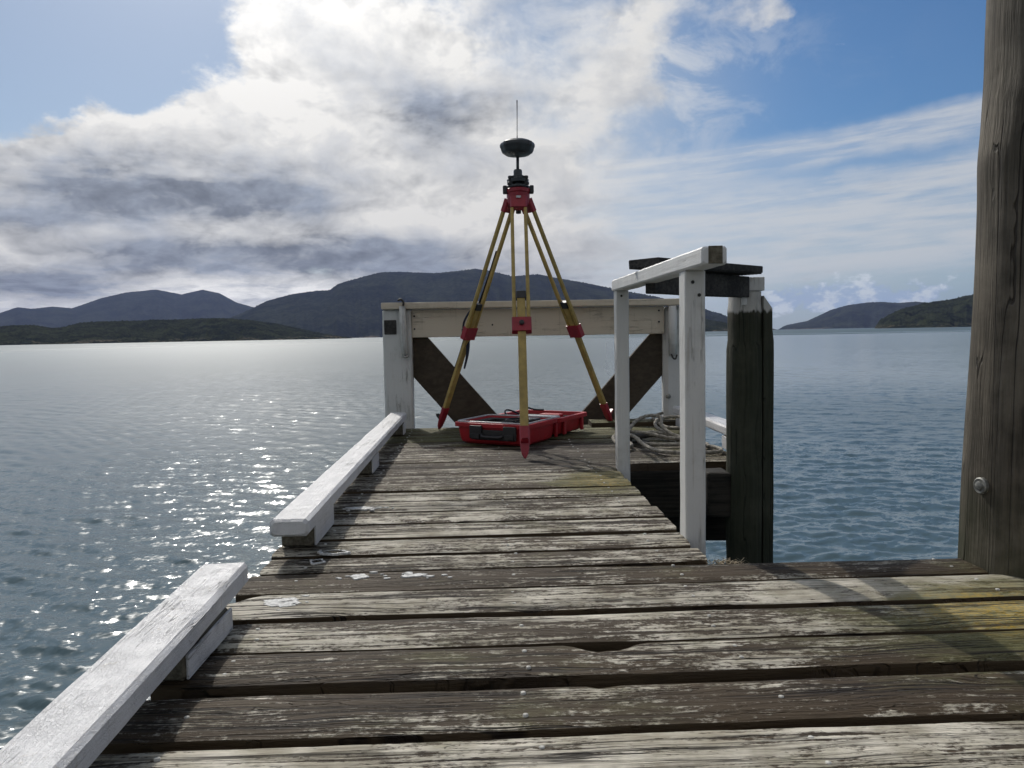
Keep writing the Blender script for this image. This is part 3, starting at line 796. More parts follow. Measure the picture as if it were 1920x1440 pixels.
def plank_nails(o, y0, y1, zoff, xs):
    parts = []
    for xn in xs:
        for t in ((0.27, 0.74) if random.random() < 0.75 else (0.5,)):
            cx = xn + random.uniform(-.012, .012); cyy = y0 + (y1 - y0) * t + random.uniform(-.012, .012); r = 0.0052; k = 10
            z = zoff + 0.001
            v = [(cx + r * math.cos(2 * math.pi * q / k), cyy + r * math.sin(2 * math.pi * q / k), z - 0.006) for q in range(k)] + \
                [(cx + r * .9 * math.cos(2 * math.pi * q / k), cyy + r * .9 * math.sin(2 * math.pi * q / k), z + 0.0002) for q in range(k)] + [(cx, cyy, z + 0.0006)]
            f = [(q, (q + 1) % k, k + (q + 1) % k, k + q) for q in range(k)] + [(k + q, k + (q + 1) % k, 2 * k) for q in range(k)]
            parts.append((v, f))
    c_ = joined('nail_heads', parts, NAILM, o, True); tag(c_, kind='stuff')
for i, (a, b_) in enumerate(ROWS):
    key = min(TONE, key=lambda q: abs(q - a)); tone = TONE[key] if abs(key - a) < 0.03 else random.uniform(-0.5, 0.4)
    near = a < 2.0; plat = a > 3.78
    xl = -0.65 + random.uniform(-0.008, 0.008)
    xr = 2.6 if near else (1.275 if plat else 0.618 + random.uniform(-0.006, 0.006))
    notch = []; skew = 0.0
    if abs(a - 1.434) < .01: notch = [(0.235, 0.060, 0.034, 1)]
    if abs(a - 1.963) < .01: skew = -0.022
    if abs(a - 1.779) < .01: notch = [(-0.66, 0.055, 0.06, 1)]
    if abs(a - 2.133) < .01: notch = [(0.61, 0.05, 0.014, -1)]
    if abs(a - 1.237) < .01: notch = [(0.20, 0.018, 0.012, 1)]
    o, zo = plank(a, b_, xl, xr, tone, i * 1.37 + 2, notch, skew)
    xs = [-0.52, 0.065, 0.50] + ([1.25, 2.2] if near else ([1.1] if plat else []))
    plank_nails(o, a, b_, zo, xs)

# thin edging board on the seaward side
e_, _z = plank(5.27, 5.46, 0.72, 1.36, -0.1, 77.0, z0=0.034)

# bearers and joists below
for xb in (-0.52, 0.05, 0.52):
    beam('bearer', (xb, -0.9, -0.115), (xb, 5.42, -0.115), 0.10, 0.13, UNDER, JET)
for xb in (1.2, 1.9, 2.4):
    beam('bearer', (xb, -0.9, -0.115), (xb, 2.05, -0.115), 0.10, 0.13, UNDER, JET)
beam('bearer', (1.10, 3.86, -0.115), (1.10, 5.42, -0.115), 0.10, 0.13, UNDER, JET)
for yj, x1 in ((0.3, 2.4), (1.9, 2.4), (5.2, 1.3)):
    beam('crosshead', (-0.66, yj, -0.31), (x1, yj, -0.31), 0.12, 0.25, UNDER, JET)
beam('fascia_board', (0.0, 3.80, -0.165), (1.24, 3.80, -0.165), 0.055, 0.235, UNDER, JET)
beam('crosshead', (-0.64, 3.90, -0.30), (1.30, 3.90, -0.36), 0.12, 0.14, UNDER, JET)
v, f = box_vf((1.10, 3.66, -0.135), (0.115, 0.16, 0.215), None, 0.012)
for p in v: p += wob(p, 12, 0.008, 2)
mesh('pile_block', v, f, UNDER, JET)

def pile_mesh(name, cx, cy_, z0, z1, r0_, r1_, mat, parent, lean=(0, 0), seed=0.0, bumps=(), k=56, dz=0.035, rough=0.010):
    V = []; F = []; n = int((z1 - z0) / dz)
    for i in range(n + 1):
        z = z0 + (z1 - z0) * i / n; t = (z - z0) / (z1 - z0)
        for q in range(k):
            a = 2 * math.pi * q / k
            r = r0_ + (r1_ - r0_) * t
            r += rough * mnoise.noise(Vector((math.cos(a) * 1.4 + seed, math.sin(a) * 1.4, z * 1.6))) + rough * 0.35 * mnoise.noise(Vector((math.cos(a) * 6 + seed, math.sin(a) * 6, z * 2.0)))
            for (zb, sz, ab, sa2, amp) in bumps:
                da = (a - ab + math.pi) % (2 * math.pi) - math.pi
                r += amp * math.exp(-((z - zb) / sz) ** 2 - (da / sa2) ** 2)
            V.append((cx + lean[0] * z + r * math.cos(a), cy_ + lean[1] * z + r * math.sin(a), z))
    for i in range(n):
        for q in range(k):
            s = (q + 1) % k; F.append((i * k + q, i * k + s, (i + 1) * k + s, (i + 1) * k + q))
    V.append((cx + lean[0] * z1, cy_ + lean[1] * z1, z1 + 0.006)); c_ = len(V) - 1
    for q in range(k): F.append((n * k + q, n * k + (q + 1) % k, c_))
    return mesh(name, V, F, mat, parent, True)

for (px, py) in ((-0.45, 0.3), (0.62, 0.3), (-0.42, 3.98), (0.86, 4.02), (-0.42, 5.28), (1.0, 5.28)):
    pile_mesh('support_pile', px, py, WZ - 0.9, -0.16, 0.10, 0.095, PILE2, JET, seed=px * 7 + py, k=20, dz=0.12)

# bird lime and paint marks on the boards
def splash(cx, cy_, sx, sy, seed, hole=0.0, rot=0.0):
    k = 40 if sx > 0.015 else 10; V = []; F = []; z = max([q[2] for q in ZO if q[0] < cy_ < q[1]] or [0]) + 0.0030
    for q in range(k):
        a = 2 * math.pi * q / k
        g = 1 + 0.50 * mnoise.noise(Vector((math.cos(a) * 1.3 + seed, math.sin(a) * 1.3, 0))) + 0.30 * mnoise.noise(Vector((math.cos(a) * 5 + seed, math.sin(a) * 5, 0)))
        ux, uy = sx * g * math.cos(a), sy * g * math.sin(a)
        V.append((cx + ux * math.cos(rot) - uy * math.sin(rot), cy_ + ux * math.sin(rot) + uy * math.cos(rot), z - 0.006))
        V.append((cx + (ux * math.cos(rot) - uy * math.sin(rot)) * .96, cy_ + (ux * math.sin(rot) + uy * math.cos(rot)) * .96, z))
        if hole: V.append((cx + ux * hole, cy_ + uy * hole, z + 0.0003))
    s = 3 if hole else 2
    for q in range(k):
        r = (q + 1) % k
        F.append((q * s, r * s, r * s + 1, q * s + 1))
        if hole: F.append((q * s + 1, r * s + 1, r * s + 2, q * s + 2))
    if not hole: F.append(tuple(q * 2 + 1 for q in range(k)))
    return mesh('lime_splash', V, F, SPLASH, JET, False)
splash(-0.510, 1.868, 0.048, 0.034, 14.2)
splash(-0.357, 2.058, 0.026, 0.020, 2.9, rot=0.3)
splash(-0.205, 2.055, 0.036, 0.012, 3.4, rot=0.15)
splash(-0.225, 2.072, 0.012, 0.016, 4.4, rot=0.15)
splash(-0.165, 2.045, 0.014, 0.006, 5.4)
splash(-0.490, 2.90, 0.050, 0.022, 7.7)
splash(-0.435, 2.905, 0.026, 0.014, 6.1, hole=.7)
splash(-0.475, 2.31, 0.045, 0.020, 8.1, hole=.75)
splash(-0.505, 2.215, 0.022, 0.022, 20.0, hole=.72)

random.seed(21)
for (cx, cyy, n_, sp) in ((-0.50, 1.87, 9, 0.05), (-0.35, 2.06, 6, 0.04), (-0.20, 2.055, 8, 0.045), (-0.47, 2.90, 6, 0.05)):
    for q in range(n_):
        r_ = random.uniform(0.002, 0.006)
        splash(cx + random.gauss(0, sp), cyy + random.gauss(0, 0.016), r_ * random.uniform(1.0, 2.2), r_ * 0.8, random.uniform(0, 99))
random.seed(11)

# ------------------------------------------------------------------ kerb rails
def kerb(p0, p1, blocks, label, w=0.112, h=0.052):
    c_ = (Vector(p0) + Vector(p1)) / 2
    t = thing('kerb_rail', (c_.x, c_.y, 0), label, 'kerb rail', 'white kerb rails along the jetty edges')
    beam('rail', p0, p1, w, h, KERBP, t, ch=0.009, wb=0.002, seed=p0[1])
    for (bx, y0, y1) in blocks:
        bh = p0[2] - h / 2 - 0.002; zc = bh / 2 + 0.001
        bm_ = beam('block', (bx, y0, zc), (bx, y1, zc), 0.102, bh - 0.002, BLOCKW, t, ch=0.007, wb=0.003)
        # painted inner face
        beam('painted_cheek', (bx + (0.054 if bx < 0 else -0.054), y0 + 0.004, zc), (bx + (0.054 if bx < 0 else -0.054), y1 - 0.002, zc), 0.006, bh - 0.008, KERBP, bm_, ch=0.0015)
    return t
kerb((-0.562, -0.3, 0.085), (-0.643, 1.855, 0.085), [(-0.590, -0.1, 0.2), (-0.605, 0.72, 0.98), (-0.634, 1.44, 1.70)], 'near white kerb rail at the lower left, top scuffed and lit by sun')
kerb((-0.578, 2.20, 0.105), (-0.610, 5.27, 0.105), [(-0.597, 2.372, 2.66), (-0.603, 3.62, 3.84), (-0.606, 5.02, 5.15)], 'long white kerb rail running to the left post of the end barrier')
kerb((1.345, 3.78, 0.105), (1.350, 5.30, 0.105), [(1.345, 3.82, 4.16), (1.347, 5.05, 5.2)], 'short white kerb rail behind the small pile and rope')

# ------------------------------------------------------------------ end barrier
EB = thing('end_barrier', (0.33, 5.42, 0), 'white painted timber barrier closing the jetty end behind the tripod', 'barrier')
beam('post', (-0.62, 5.47, -0.5), (-0.62, 5.47, 0.838), 0.20, 0.11, FRAMEP, EB, ch=0.012, ref=(0, -1, 0))
beam('post', (1.355, 5.53, -0.5), (1.355, 5.53, 0.830), 0.155, 0.11, FRAMEP, EB, ch=0.03, ref=(0, -1, 0))
beam('cap_rail', (-0.722, 5.455, 0.863), (1.452, 5.475, 0.858), 0.15, 0.046, CREAM, EB, ch=0.005)
beam('crossboard', (-0.52, 5.475, 0.738), (1.28, 5.495, 0.733), 0.045, 0.196, CREAM, EB, ch=0.004)
def brace(p_top, p_bot, wd, mat):
    beam('brace', p_top, p_bot, 0.045, wd, mat, EB, ch=0.004, wb=0.002)
brace((-0.60, 5.525, 0.655), (0.085, 5.525, -0.145), 0.265, BRACE)
brace((1.36, 5.555, 0.625), (0.67, 5.555, -0.145), 0.265, BRACE)
v, f = box_vf((-0.665, 5.411, 0.715), (0.085, 0.008, 0.10), None, 0.004)
mesh('metal_plate', v, f, IRON, EB)
for (bx, bz) in ((-0.665, 0.715), (-0.685, 0.74), (-0.645, 0.69)):
    lathe('bolt', [(0.001, 0.0), (0.009, 0.0), (0.009, 0.006), (0.001, 0.008)], IRON, EB, at=(0, 0, 0), k=10).matrix_basis = Matrix.Translation(Vector((bx, 5.406, bz))) @ Matrix.Rotation(rad(90), 4, 'X')
# short tubes fixed beside each post
tube('conduit_tube', [(-0.575, 5.385, 0.86), (-0.572, 5.385, 0.70), (-0.562, 5.385, 0.505)], 0.023, FRAMEP, EB, ref=(0, 1, 0))
tube('conduit_tube', [(1.325, 5.42, 0.83), (1.327, 5.42, 0.65), (1.330, 5.42, 0.475)], 0.030, FRAMEP, EB, ref=(0, 1, 0))
tube('hook', catmull([(-0.600, 5.38, 0.90), (-0.58, 5.36, 0.905), (-0.563, 5.36, 0.885), (-0.566, 5.36, 0.862)], 5), 0.008, IRON, EB, ref=(0, 1, 0), k=8)
tube('hook', catmull([(-0.575, 5.37, 0.52), (-0.56, 5.35, 0.505), (-0.535, 5.35, 0.515)], 5), 0.007, STEEL, EB, ref=(0, 1, 0), k=8)
tube('hook', catmull([(1.31, 5.39, 0.487), (1.318, 5.37, 0.462), (1.335, 5.37, 0.457), (1.347, 5.38, 0.485)], 5), 0.006, IRON, EB, ref=(0, 1, 0), k=8)
tube('bolt', [(1.30, 5.46, 0.185), (1.30, 5.445, 0.185)], 0.018, STEEL, EB, k=12)

# ------------------------------------------------------------------ handrail
HR = thing('handrail', (0.645, 3.0, 0), 'white timber handrail on two square posts at the right edge of the walkway', 'handrail')
beam('rail', (0.646, 2.15, 0.860), (0.642, 3.67, 0.872), 0.072, 0.052, RAILP, HR, ch=0.006, wb=0.0015)
beam('post', (0.648, 2.395, -0.42), (0.648, 2.395, 0.836), 0.064, 0.075, POSTP, HR, ch=0.004, ref=(0, -1, 0), wb=0.001)
beam('post', (0.645, 3.632, -0.42), (0.645, 3.632, 0.846), 0.060, 0.065, POSTP, HR, ch=0.004, ref=(0, -1, 0), wb=0.001)
# bare end grain patch of the rail
beam('end_grain', (0.6485, 2.1478, 0.862), (0.6485, 2.1512, 0.862), 0.040, 0.050, BLOCKW, HR, ch=0.001, seg=2, wb=0.001)

for (sx, sy, sz) in ((0.640, 2.356, 0.80), (0.660, 2.356, 0.76), (0.640, 3.598, 0.82)):
    disc('screw', (sx, sy, sz), (0, -1, 0), [(0.0055, 0.0), (0.0055, 0.0012), (0.003, 0.0016)], IRON, HR)
for (sx, sz) in ((-0.50, 0.70), (-0.50, 0.79), (0.05, 0.72), (0.62, 0.68), (1.24, 0.72), (1.24, 0.80)):
    disc('screw', (sx, 5.4525 + 0.011 * (sx + 0.52) / 1.8, sz), (0, -1, 0), [(0.0065, -0.004), (0.0065, 0.0012), (0.003, 0.0016)], IRON, EB)

# ------------------------------------------------------------------ grooved shelf between handrail and pile
SH = thing('shelf', (0.85, 3.2, 0.9), 'dark grooved timber board laid from the white handrail across to the small pile top', 'shelf')
def shelf():
    for q, (l_, r_) in enumerate([((0.632, 3.050), (1.222, 3.545))]):
        w = 0.150
        p0 = Vector((*l_, 0.921)); p1 = Vector((*r_, 0.921))
        pr = []
        g = 8
        for s_ in range(g):   # grooved underside
            u = -w / 2 + w * s_ / g
            pr += [(u + 0.002, -0.018), (u + w / g * 0.62, -0.018), (u + w / g * 0.68, -0.012), (u + w / g * 0.96, -0.012)]
        pr += [(w / 2, 0.014), (w / 2 - .003, 0.018), (-w / 2 + .003, 0.018), (-w / 2, 0.014)]
        sweep('board', [p0, p0.lerp(p1, .5), p1], lambda i, n, pr=pr: pr, SHELF, SH)
    b0 = Vector((0.652, 3.03, 0.848)); b1 = Vector((1.212, 3.555, 0.848))
    beam('support_beam', b0, b1, 0.045, 0.096, SHELF, SH, ch=0.003)
shelf()

# ------------------------------------------------------------------ piles
BP = thing('mooring_pile', (1.47, 2.02, 0), 'tall thick round grey timber pile at the right edge of the deck', 'pile', 'round mooring piles')
pile_mesh('trunk', 1.494, 2.02, WZ - 0.8, 3.1, 0.211, 0.146, PILE, BP, lean=(0.021, 0.0), seed=3.3,
          bumps=((1.09, 0.075, rad(178), 0.55, 0.007), (0.98, 0.22, rad(180), 0.9, 0.004), (1.33, 0.07, rad(200), .8, -0.004), (0.45, 0.3, rad(190), 1, -0.003)), k=96, dz=0.02, rough=0.005)
# round washer and bolt
na = rad(189)
disc('washer_bolt', (1.496 + 0.181 * math.cos(na), 2.02 + 0.181 * math.sin(na), 0.222), (math.cos(na), math.sin(na), 0),
     [(0.022, -0.006), (0.022, 0.003), (0.019, 0.005), (0.018, 0.0045), (0.012, 0.0045), (0.011, 0.009), (0.004, 0.011)], STEEL, BP)

SP = thing('mooring_pile', (1.26, 3.62, 0), 'short split dark pile with white painted top beside the handrail', 'pile', 'round mooring piles')
def half_pile():
    # round log sawn flat on its right side
    k = 40; V = []; F = []; z0, z1 = WZ - 0.8, 0.828; n = 70; cx, cy_ = 1.236, 3.62
    for i in range(n + 1):
        z = z0 + (z1 - z0) * i / n
        R_ = 0.083 + 0.007 * mnoise.noise(Vector((0, 3, z * 2.5))) + (0.006 if z < 0.6 else 0)
        if z > 0.74: R_ -= 0.006
        for q in range(k):
            a = 2 * math.pi * q / k
            r = R_ + 0.004 * mnoise.noise(Vector((math.cos(a) * 2, math.sin(a) * 2, z * 2)))
            x = min(r * math.cos(a), 0.057)
            V.append((cx + x, cy_ + r * math.sin(a), z))
    for i in range(n):
        for q in range(k):
            s = (q + 1) % k; F.append((i * k + q, i * k + s, (i + 1) * k + s, (i + 1) * k + q))
    F.append(tuple(n * k + q for q in range(k)))
    o = mesh('trunk', V, F, PILE2, SP, True); o.data.set_sharp_from_angle(angle=rad(40))
    # squared slab beside it with a slanting top
    V = []; n = 60
    xs0, xs1 = 1.297, 1.343
    for i in range(n + 1):
        t = i / n
        for (x, y) in ((xs0, 3.55), (xs1, 3.56), (xs1, 3.68), (xs0, 3.69)):
            zt = 0.808 if x == xs0 else 0.748
            z = z0 + (zt - z0) * t
            bow = 0.004 * mnoise.noise(Vector((x * 20, y * 10, z * 3)))
            V.append((x + bow + (0.006 if (x == xs1 and z < 0.6) else 0), y + bow, z))
    F = []
    for i in range(n):
        for q in range(4):
            s = (q + 1) % 4; F.append((i * 4 + q, i * 4 + s, (i + 1) * 4 + s, (i + 1) * 4 + q))
    F.append((n * 4, n * 4 + 1, n * 4 + 2, n * 4 + 3))
    mesh('slab', V, F, PILE2, SP, False)
half_pile()
box('cap_block', (1.262, 3.62, 0.863), (0.085, 0.13, 0.064), POSTP, SP, ch=0.004)
box('packer', (1.205, 3.60, 0.80), (0.022, 0.12, 0.07), POSTP, SP, ch=0.003)

# ------------------------------------------------------------------ rope and cleat
CL = thing('mooring_cleat', (0.86, 4.42, 0.02), 'dark iron mooring cleat half hidden in the rope coil', 'cleat')
box('base_plate', (0.86, 4.42, 0.012), (0.16, 0.05, 0.012), IRON, CL, ch=0.003)
tube('horn', [(0.74, 4.42, 0.050), (0.80, 4.42, 0.044), (0.86, 4.42, 0.046), (0.92, 4.42, 0.044), (0.98, 4.42, 0.050)], 0.014, IRON, CL, rr=lambda t: 0.009 + 0.008 * (1 - abs(2 * t - 1)))
for q in (-0.03, 0.03): tube('stem', [(0.86 + q, 4.42, 0.016), (0.86 + q, 4.42, 0.045)], 0.011, IRON, CL, ref=(0, 1, 0))

def rope(name, P, r, label, cat, group=None, mat=ROPE, per=9, lay=0.05):
    P = [(p[0], p[1], p[2] if p[2] < 0.04 else 0.04 + (p[2] - 0.04) * 0.60) for p in P]
    pts = catmull(P, per)
    # resample evenly
    out = [pts[0]]; acc = 0
    for p in pts[1:]:
        if (p - out[-1]).length > 0.009: out.append(p)
    S = [0.0]
    for i in range(1, len(out)): S.append(S[-1] + (out[i] - out[i - 1]).length)
    def prof(i, n):
        ph = S[i] / lay * 2 * math.pi; res = []
        for q in range(15):
            a = 2 * math.pi * q / 15
            rr = r * (0.90 + 0.14 * math.cos(3 * (a - ph / 3)))
            res.append((rr * math.cos(a), rr * math.sin(a)))
        return res
    o = sweep(name, out, prof, mat, None, ref=(0.02, 0.03, 1), smooth=True)
    tag(o, label, cat, group); return o
rope('mooring_rope', [(1.245, 5.38, 0.10), (1.17, 5.36, 0.05), (1.165, 5.2, 0.03), (1.18, 4.95, 0.025), (1.26, 4.78, 0.05), (1.30, 4.85, 0.10), (1.24, 5.0, 0.12), (1.11, 4.95, 0.10),
     (1.07, 4.80, 0.05), (1.13, 4.6, 0.02), (1.22, 4.45, 0.018), (1.05, 4.38, 0.035), (0.92, 4.42, 0.075), (0.80, 4.50, 0.065), (0.72, 4.36, 0.05), (0.74, 4.20, 0.018),
     (0.80, 4.22, 0.020), (0.79, 4.36, 0.045), (0.83, 4.46, 0.10), (0.90, 4.58, 0.17), (0.99, 4.66, 0.20), (1.06, 4.64, 0.185), (1.045, 4.55, 0.12), (1.08, 4.45, 0.055), (1.17, 4.36, 0.020),
     (1.22, 4.20, 0.018), (1.10, 4.10, 0.018)], 0.0112,
     'thick grey mooring rope coiled loosely on the deck between the white posts', 'rope')
rope('mooring_rope', [(0.80, 4.43, 0.075), (0.84, 4.33, 0.06), (0.86, 4.18, 0.030), (0.90, 4.03, 0.018), (1.0, 3.95, 0.016), (1.12, 3.93, 0.016), (1.21, 3.96, 0.016), (1.245, 4.05, 0.016),
     (1.20, 4.16, 0.018), (1.08, 4.22, 0.018), (0.96, 4.24, 0.018), (0.88, 4.30, 0.020), (0.87, 4.40, 0.03), (0.93, 4.48, 0.060), (1.0, 4.49, 0.062), (1.10, 4.50, 0.03)], 0.0112,
     'grey rope end looped in a flat ring at the platform edge', 'rope')

# tuft of frayed fibre caught where the walkway meets the deck
random.seed(3)
parts = []
for q in range(90):
    cx = 0.665 + random.gauss(0, 0.024); cyy = 2.115 + random.gauss(0, 0.010); h = random.uniform(0.003, 0.012)
    a = random.uniform(0, 6.28); L = random.uniform(0.012, 0.04); w = 0.0012
    p0 = Vector((cx, cyy, -0.012 + h * .3)); p1 = p0 + Vector((math.cos(a) * L * .5, math.sin(a) * L * .25, h)); p2 = p0 + Vector((math.cos(a) * L, math.sin(a) * L * .5, h * .4))
    s = Vector((-math.sin(a), math.cos(a), 0)) * w
    parts.append(([p0 - s, p0 + s, p1 + s, p1 - s, p2], [(0, 1, 2, 3), (3, 2, 4)]))
o = joined('fibre_tuft', parts, TAN); tag(o, 'tuft of tan frayed fibre at the deck corner below the near handrail post', 'fibre tuft')
random.seed(11)

# ------------------------------------------------------------------ red instrument case
CA = thing('equipment_case', (0.24, 4.84, 0), 'open red hard case lying flat on the deck under the tripod', 'case')
Uc = Vector((0.435, 0.71, 0)).normalized(); Vc = Vector((-Uc.y, Uc.x, 0)); Oc = Vector((0.222, 4.345, 0.004))
RC = Matrix((Uc, Vc, Vector((0, 0, 1)))).transposed()
def shell(name, u0_, u1_, v0_, v1_, z0, z1, taper, wall, mat, parent, floor=0.03, rc=0.035):
    """open tub with rounded corners and a rim lip"""
    def ring(a0, a1, b0, b1, z, r):
        out = []
        for (cx, cyy, s0) in ((a1 - r, b0 + r, -90), (a1 - r, b1 - r, 0), (a0 + r, b1 - r, 90), (a0 + r, b0 + r, 180)):
            for q in range(5):
                a = rad(s0 + 90 * q / 4); out.append(Oc + Uc * (cx + r * math.cos(a)) + Vc * (cyy + r * math.sin(a)) + Vector((0, 0, z)))
        return out
    t = taper; H = z1 - z0; R = []
    R.append(ring(u0_ + t * 1.9, u1_ - t * 1.9, v0_ + t * 1.9, v1_ - t * 1.9, z0, rc))
    R.append(ring(u0_ + t * 1.15, u1_ - t * 1.15, v0_ + t * 1.15, v1_ - t * 1.15, z0 + H * .10, rc))
    R.append(ring(u0_ + t * .8, u1_ - t * .8, v0_ + t * .8, v1_ - t * .8, z0 + H * .3, rc))
    R.append(ring(u0_ + t * .45, u1_ - t * .45, v0_ + t * .45, v1_ - t * .45, z1 - 0.026, rc))
    R.append(ring(u0_ - .006, u1_ + .006, v0_ - .006, v1_ + .006, z1 - 0.025, rc))
    R.append(ring(u0_ - .007, u1_ + .007, v0_ - .007, v1_ + .007, z1 - 0.003, rc))
    R.append(ring(u0_ - .003, u1_ + .003, v0_ - .003, v1_ + .003, z1, rc))
    w = wall
    R.append(ring(u0_ + w, u1_ - w, v0_ + w, v1_ - w, z1, rc * .8))
    R.append(ring(u0_ + w + .003, u1_ - w - .003, v0_ + w + .003, v1_ - w - .003, z1 - 0.012, rc * .8))
    R.append(ring(u0_ + w + t * .6, u1_ - w - t * .6, v0_ + w + t * .6, v1_ - w - t * .6, z0 + floor, rc * .8))
    V = [p for r in R for p in r]; k = 20; F = []
    for i in range(len(R) - 1):
        for q in range(k):
            s = (q + 1) % k; F.append((i * k + q, i * k + s, (i + 1) * k + s, (i + 1) * k + q))
    F.append(tuple(range(k))[::-1]); F.append(tuple((len(R) - 1) * k + q for q in range(k)))
    o = mesh(name, V, F, mat, parent, True); o.data.set_sharp_from_angle(angle=rad(32)); return o
BW = 0.495
base = shell('base_shell', 0.0, 0.405, 0.0, BW, 0.0, 0.128, 0.020, 0.020, RED, CA)
lid = shell('lid_shell', 0.425, 0.850, 0.0, BW, 0.010, 0.122, 0.022, 0.020, RED, CA)
def cb(name, u, v_, z, su, sv, sz, mat, parent, ch=0.003):
    return box(name, Oc + Uc * u + Vc * v_ + Vector((0, 0, z)), (su, sv, sz), mat, parent, R=RC, ch=ch)
# gasket round the rim of the near half
gk = [Oc + Uc * u + Vc * v_ + Vector((0, 0, 0.131)) for u, v_ in ((0.012, 0.03), (0.012, BW - .03), (0.03, BW - .012), (0.375, BW - .012), (0.393, BW - .03), (0.393, 0.03), (0.375, 0.012), (0.03, 0.012))]
gk2 = []
for i in range(len(gk)):
    for t in (0, .25, .5, .75): gk2.append(gk[i].lerp(gk[(i + 1) % len(gk)], t))
sweep('gasket', gk2, lambda i, n: circ(0.0055, 8), SILVER, base, closed=True, smooth=True)
# foam inserts with pockets
def foam(name, u0_, u1_, v0_, v1_, z, pockets, parent):
    parts = []
    us = sorted({u0_, u1_, *[p[0] for p in pockets], *[p[1] for p in pockets]}); vs = sorted({v0_, v1_, *[p[2] for p in pockets], *[p[3] for p in pockets]})
    for i in range(len(us) - 1):
        for j in range(len(vs) - 1):
            cu_, cv = (us[i] + us[i + 1]) / 2, (vs[j] + vs[j + 1]) / 2
            low = any(p[0] < cu_ < p[1] and p[2] < cv < p[3] for p in pockets)
            h = z - (0.05 if low else 0) - 0.03
            parts.append(box_vf(Oc + Uc * cu_ + Vc * cv + Vector((0, 0, 0.03 + h / 2)), (us[i + 1] - us[i], vs[j + 1] - vs[j], h), RC, 0))
    return joined(name, parts, FOAM, parent)
foam('foam_insert', 0.034, 0.371, 0.034, BW - .034, 0.118, [(0.07, 0.20, 0.06, 0.20), (0.23, 0.34, 0.06, 0.26), (0.08, 0.30, 0.29, 0.39)], base)
foam('foam_insert', 0.460, 0.800, 0.034, BW - .034, 0.100, [(0.50, 0.62, 0.08, 0.36), (0.66, 0.77, 0.10, 0.30)], lid)
# latches and handle on the near left face (v direction side at u=0)
for vv in (0.105, 0.335):
    la = cb('latch', -0.0100, vv, 0.075, 0.016, 0.085, 0.078, BLK, base, 0.004)
    cb('latch_tab', -0.021, vv, 0.052, 0.010, 0.060, 0.030, BLK, base, 0.003)
hp = [Oc + Uc * u + Vc * v_ + Vector((0, 0, z)) for u, v_, z in ((-0.002, 0.150, 0.062), (-0.020, 0.152, 0.056), (-0.026, 0.175, 0.050), (-0.026, 0.265, 0.050), (-0.020, 0.288, 0.056), (-0.002, 0.290, 0.062))]
tube('handle', catmull(hp, 4), 0.010, BLK, base, k=10)
cb('front_panel', -0.003, 0.22, 0.060, 0.010, 0.30, 0.060, BLK, base, 0.003)
# vertical ribs on the long right face
for uu in (0.03, 0.38): cb('rib', uu, 0.0015, 0.055, 0.016, 0.018, 0.085, RED, base, 0.004)
for uu in (0.50, 0.76): cb('rib', uu, 0.0015, 0.055, 0.030, 0.018, 0.080, RED, lid, 0.004)
for vv in (0.10, 0.34): cb('hinge', 0.415, vv, 0.110, 0.030, 0.060, 0.018, RED, base, 0.003)
# corner latch hooks of the lid
for uu, vv in ((0.845, 0.10), (0.845, 0.33)): cb('latch', uu, vv, 0.085, 0.016, 0.07, 0.060, BLK, lid, 0.004)

def inside(name, pts, r, mat, label, cat):
    o = tube(name, catmull([Oc + Uc * u + Vc * v_ + Vector((0, 0, z)) for u, v_, z in pts], 6), r, mat, None, k=8)
    tag(o, label, cat); return o
inside('cable', [(0.09, 0.10, 0.13), (0.14, 0.06, 0.136), (0.20, 0.09, 0.142), (0.22, 0.16, 0.140), (0.17, 0.21, 0.14), (0.10, 0.19, 0.138), (0.09, 0.12, 0.14), (0.16, 0.08, 0.146), (0.24, 0.13, 0.142), (0.30, 0.20, 0.135)],
       0.0045, BLK, 'black cable coiled in the near half of the red case', 'cable')
inside('cable', [(0.64, 0.36, 0.115), (0.66, 0.40, 0.135), (0.70, 0.41, 0.150), (0.74, 0.39, 0.148), (0.76, 0.35, 0.135), (0.80, 0.30, 0.13)],
       0.006, BLK, 'black cable arching over the far rim of the red case', 'cable')
inside('cable', [(0.48, 0.40, 0.115), (0.50, 0.43, 0.14), (0.54, 0.44, 0.15), (0.58, 0.42, 0.14), (0.60, 0.38, 0.12)],
       0.006, NAVY, 'short dark cable loop at the left end of the far case half', 'cable')
o = box('battery_charger', Oc + Uc * 0.285 + Vc * 0.15 + Vector((0, 0, 0.105)), (0.08, 0.15, 0.06), DGREY, None, R=RC, ch=0.006); tag(o, 'dark grey box sitting in a foam pocket of the near case half', 'charger')
o = box('instrument_tray', Oc + Uc * 0.56 + Vc * 0.20 + Vector((0, 0, 0.094)), (0.10, 0.24, 0.05), SILVER, None, R=RC, ch=0.008); tag(o, 'pale silver block lying in the far half of the red case', 'tray')
o = box('instrument_cover', Oc + Uc * 0.715 + Vc * 0.20 + Vector((0, 0, 0.092)), (0.07, 0.15, 0.05), RED, None, R=RC, ch=0.008); tag(o, 'small red cover resting in the far case half', 'cover')

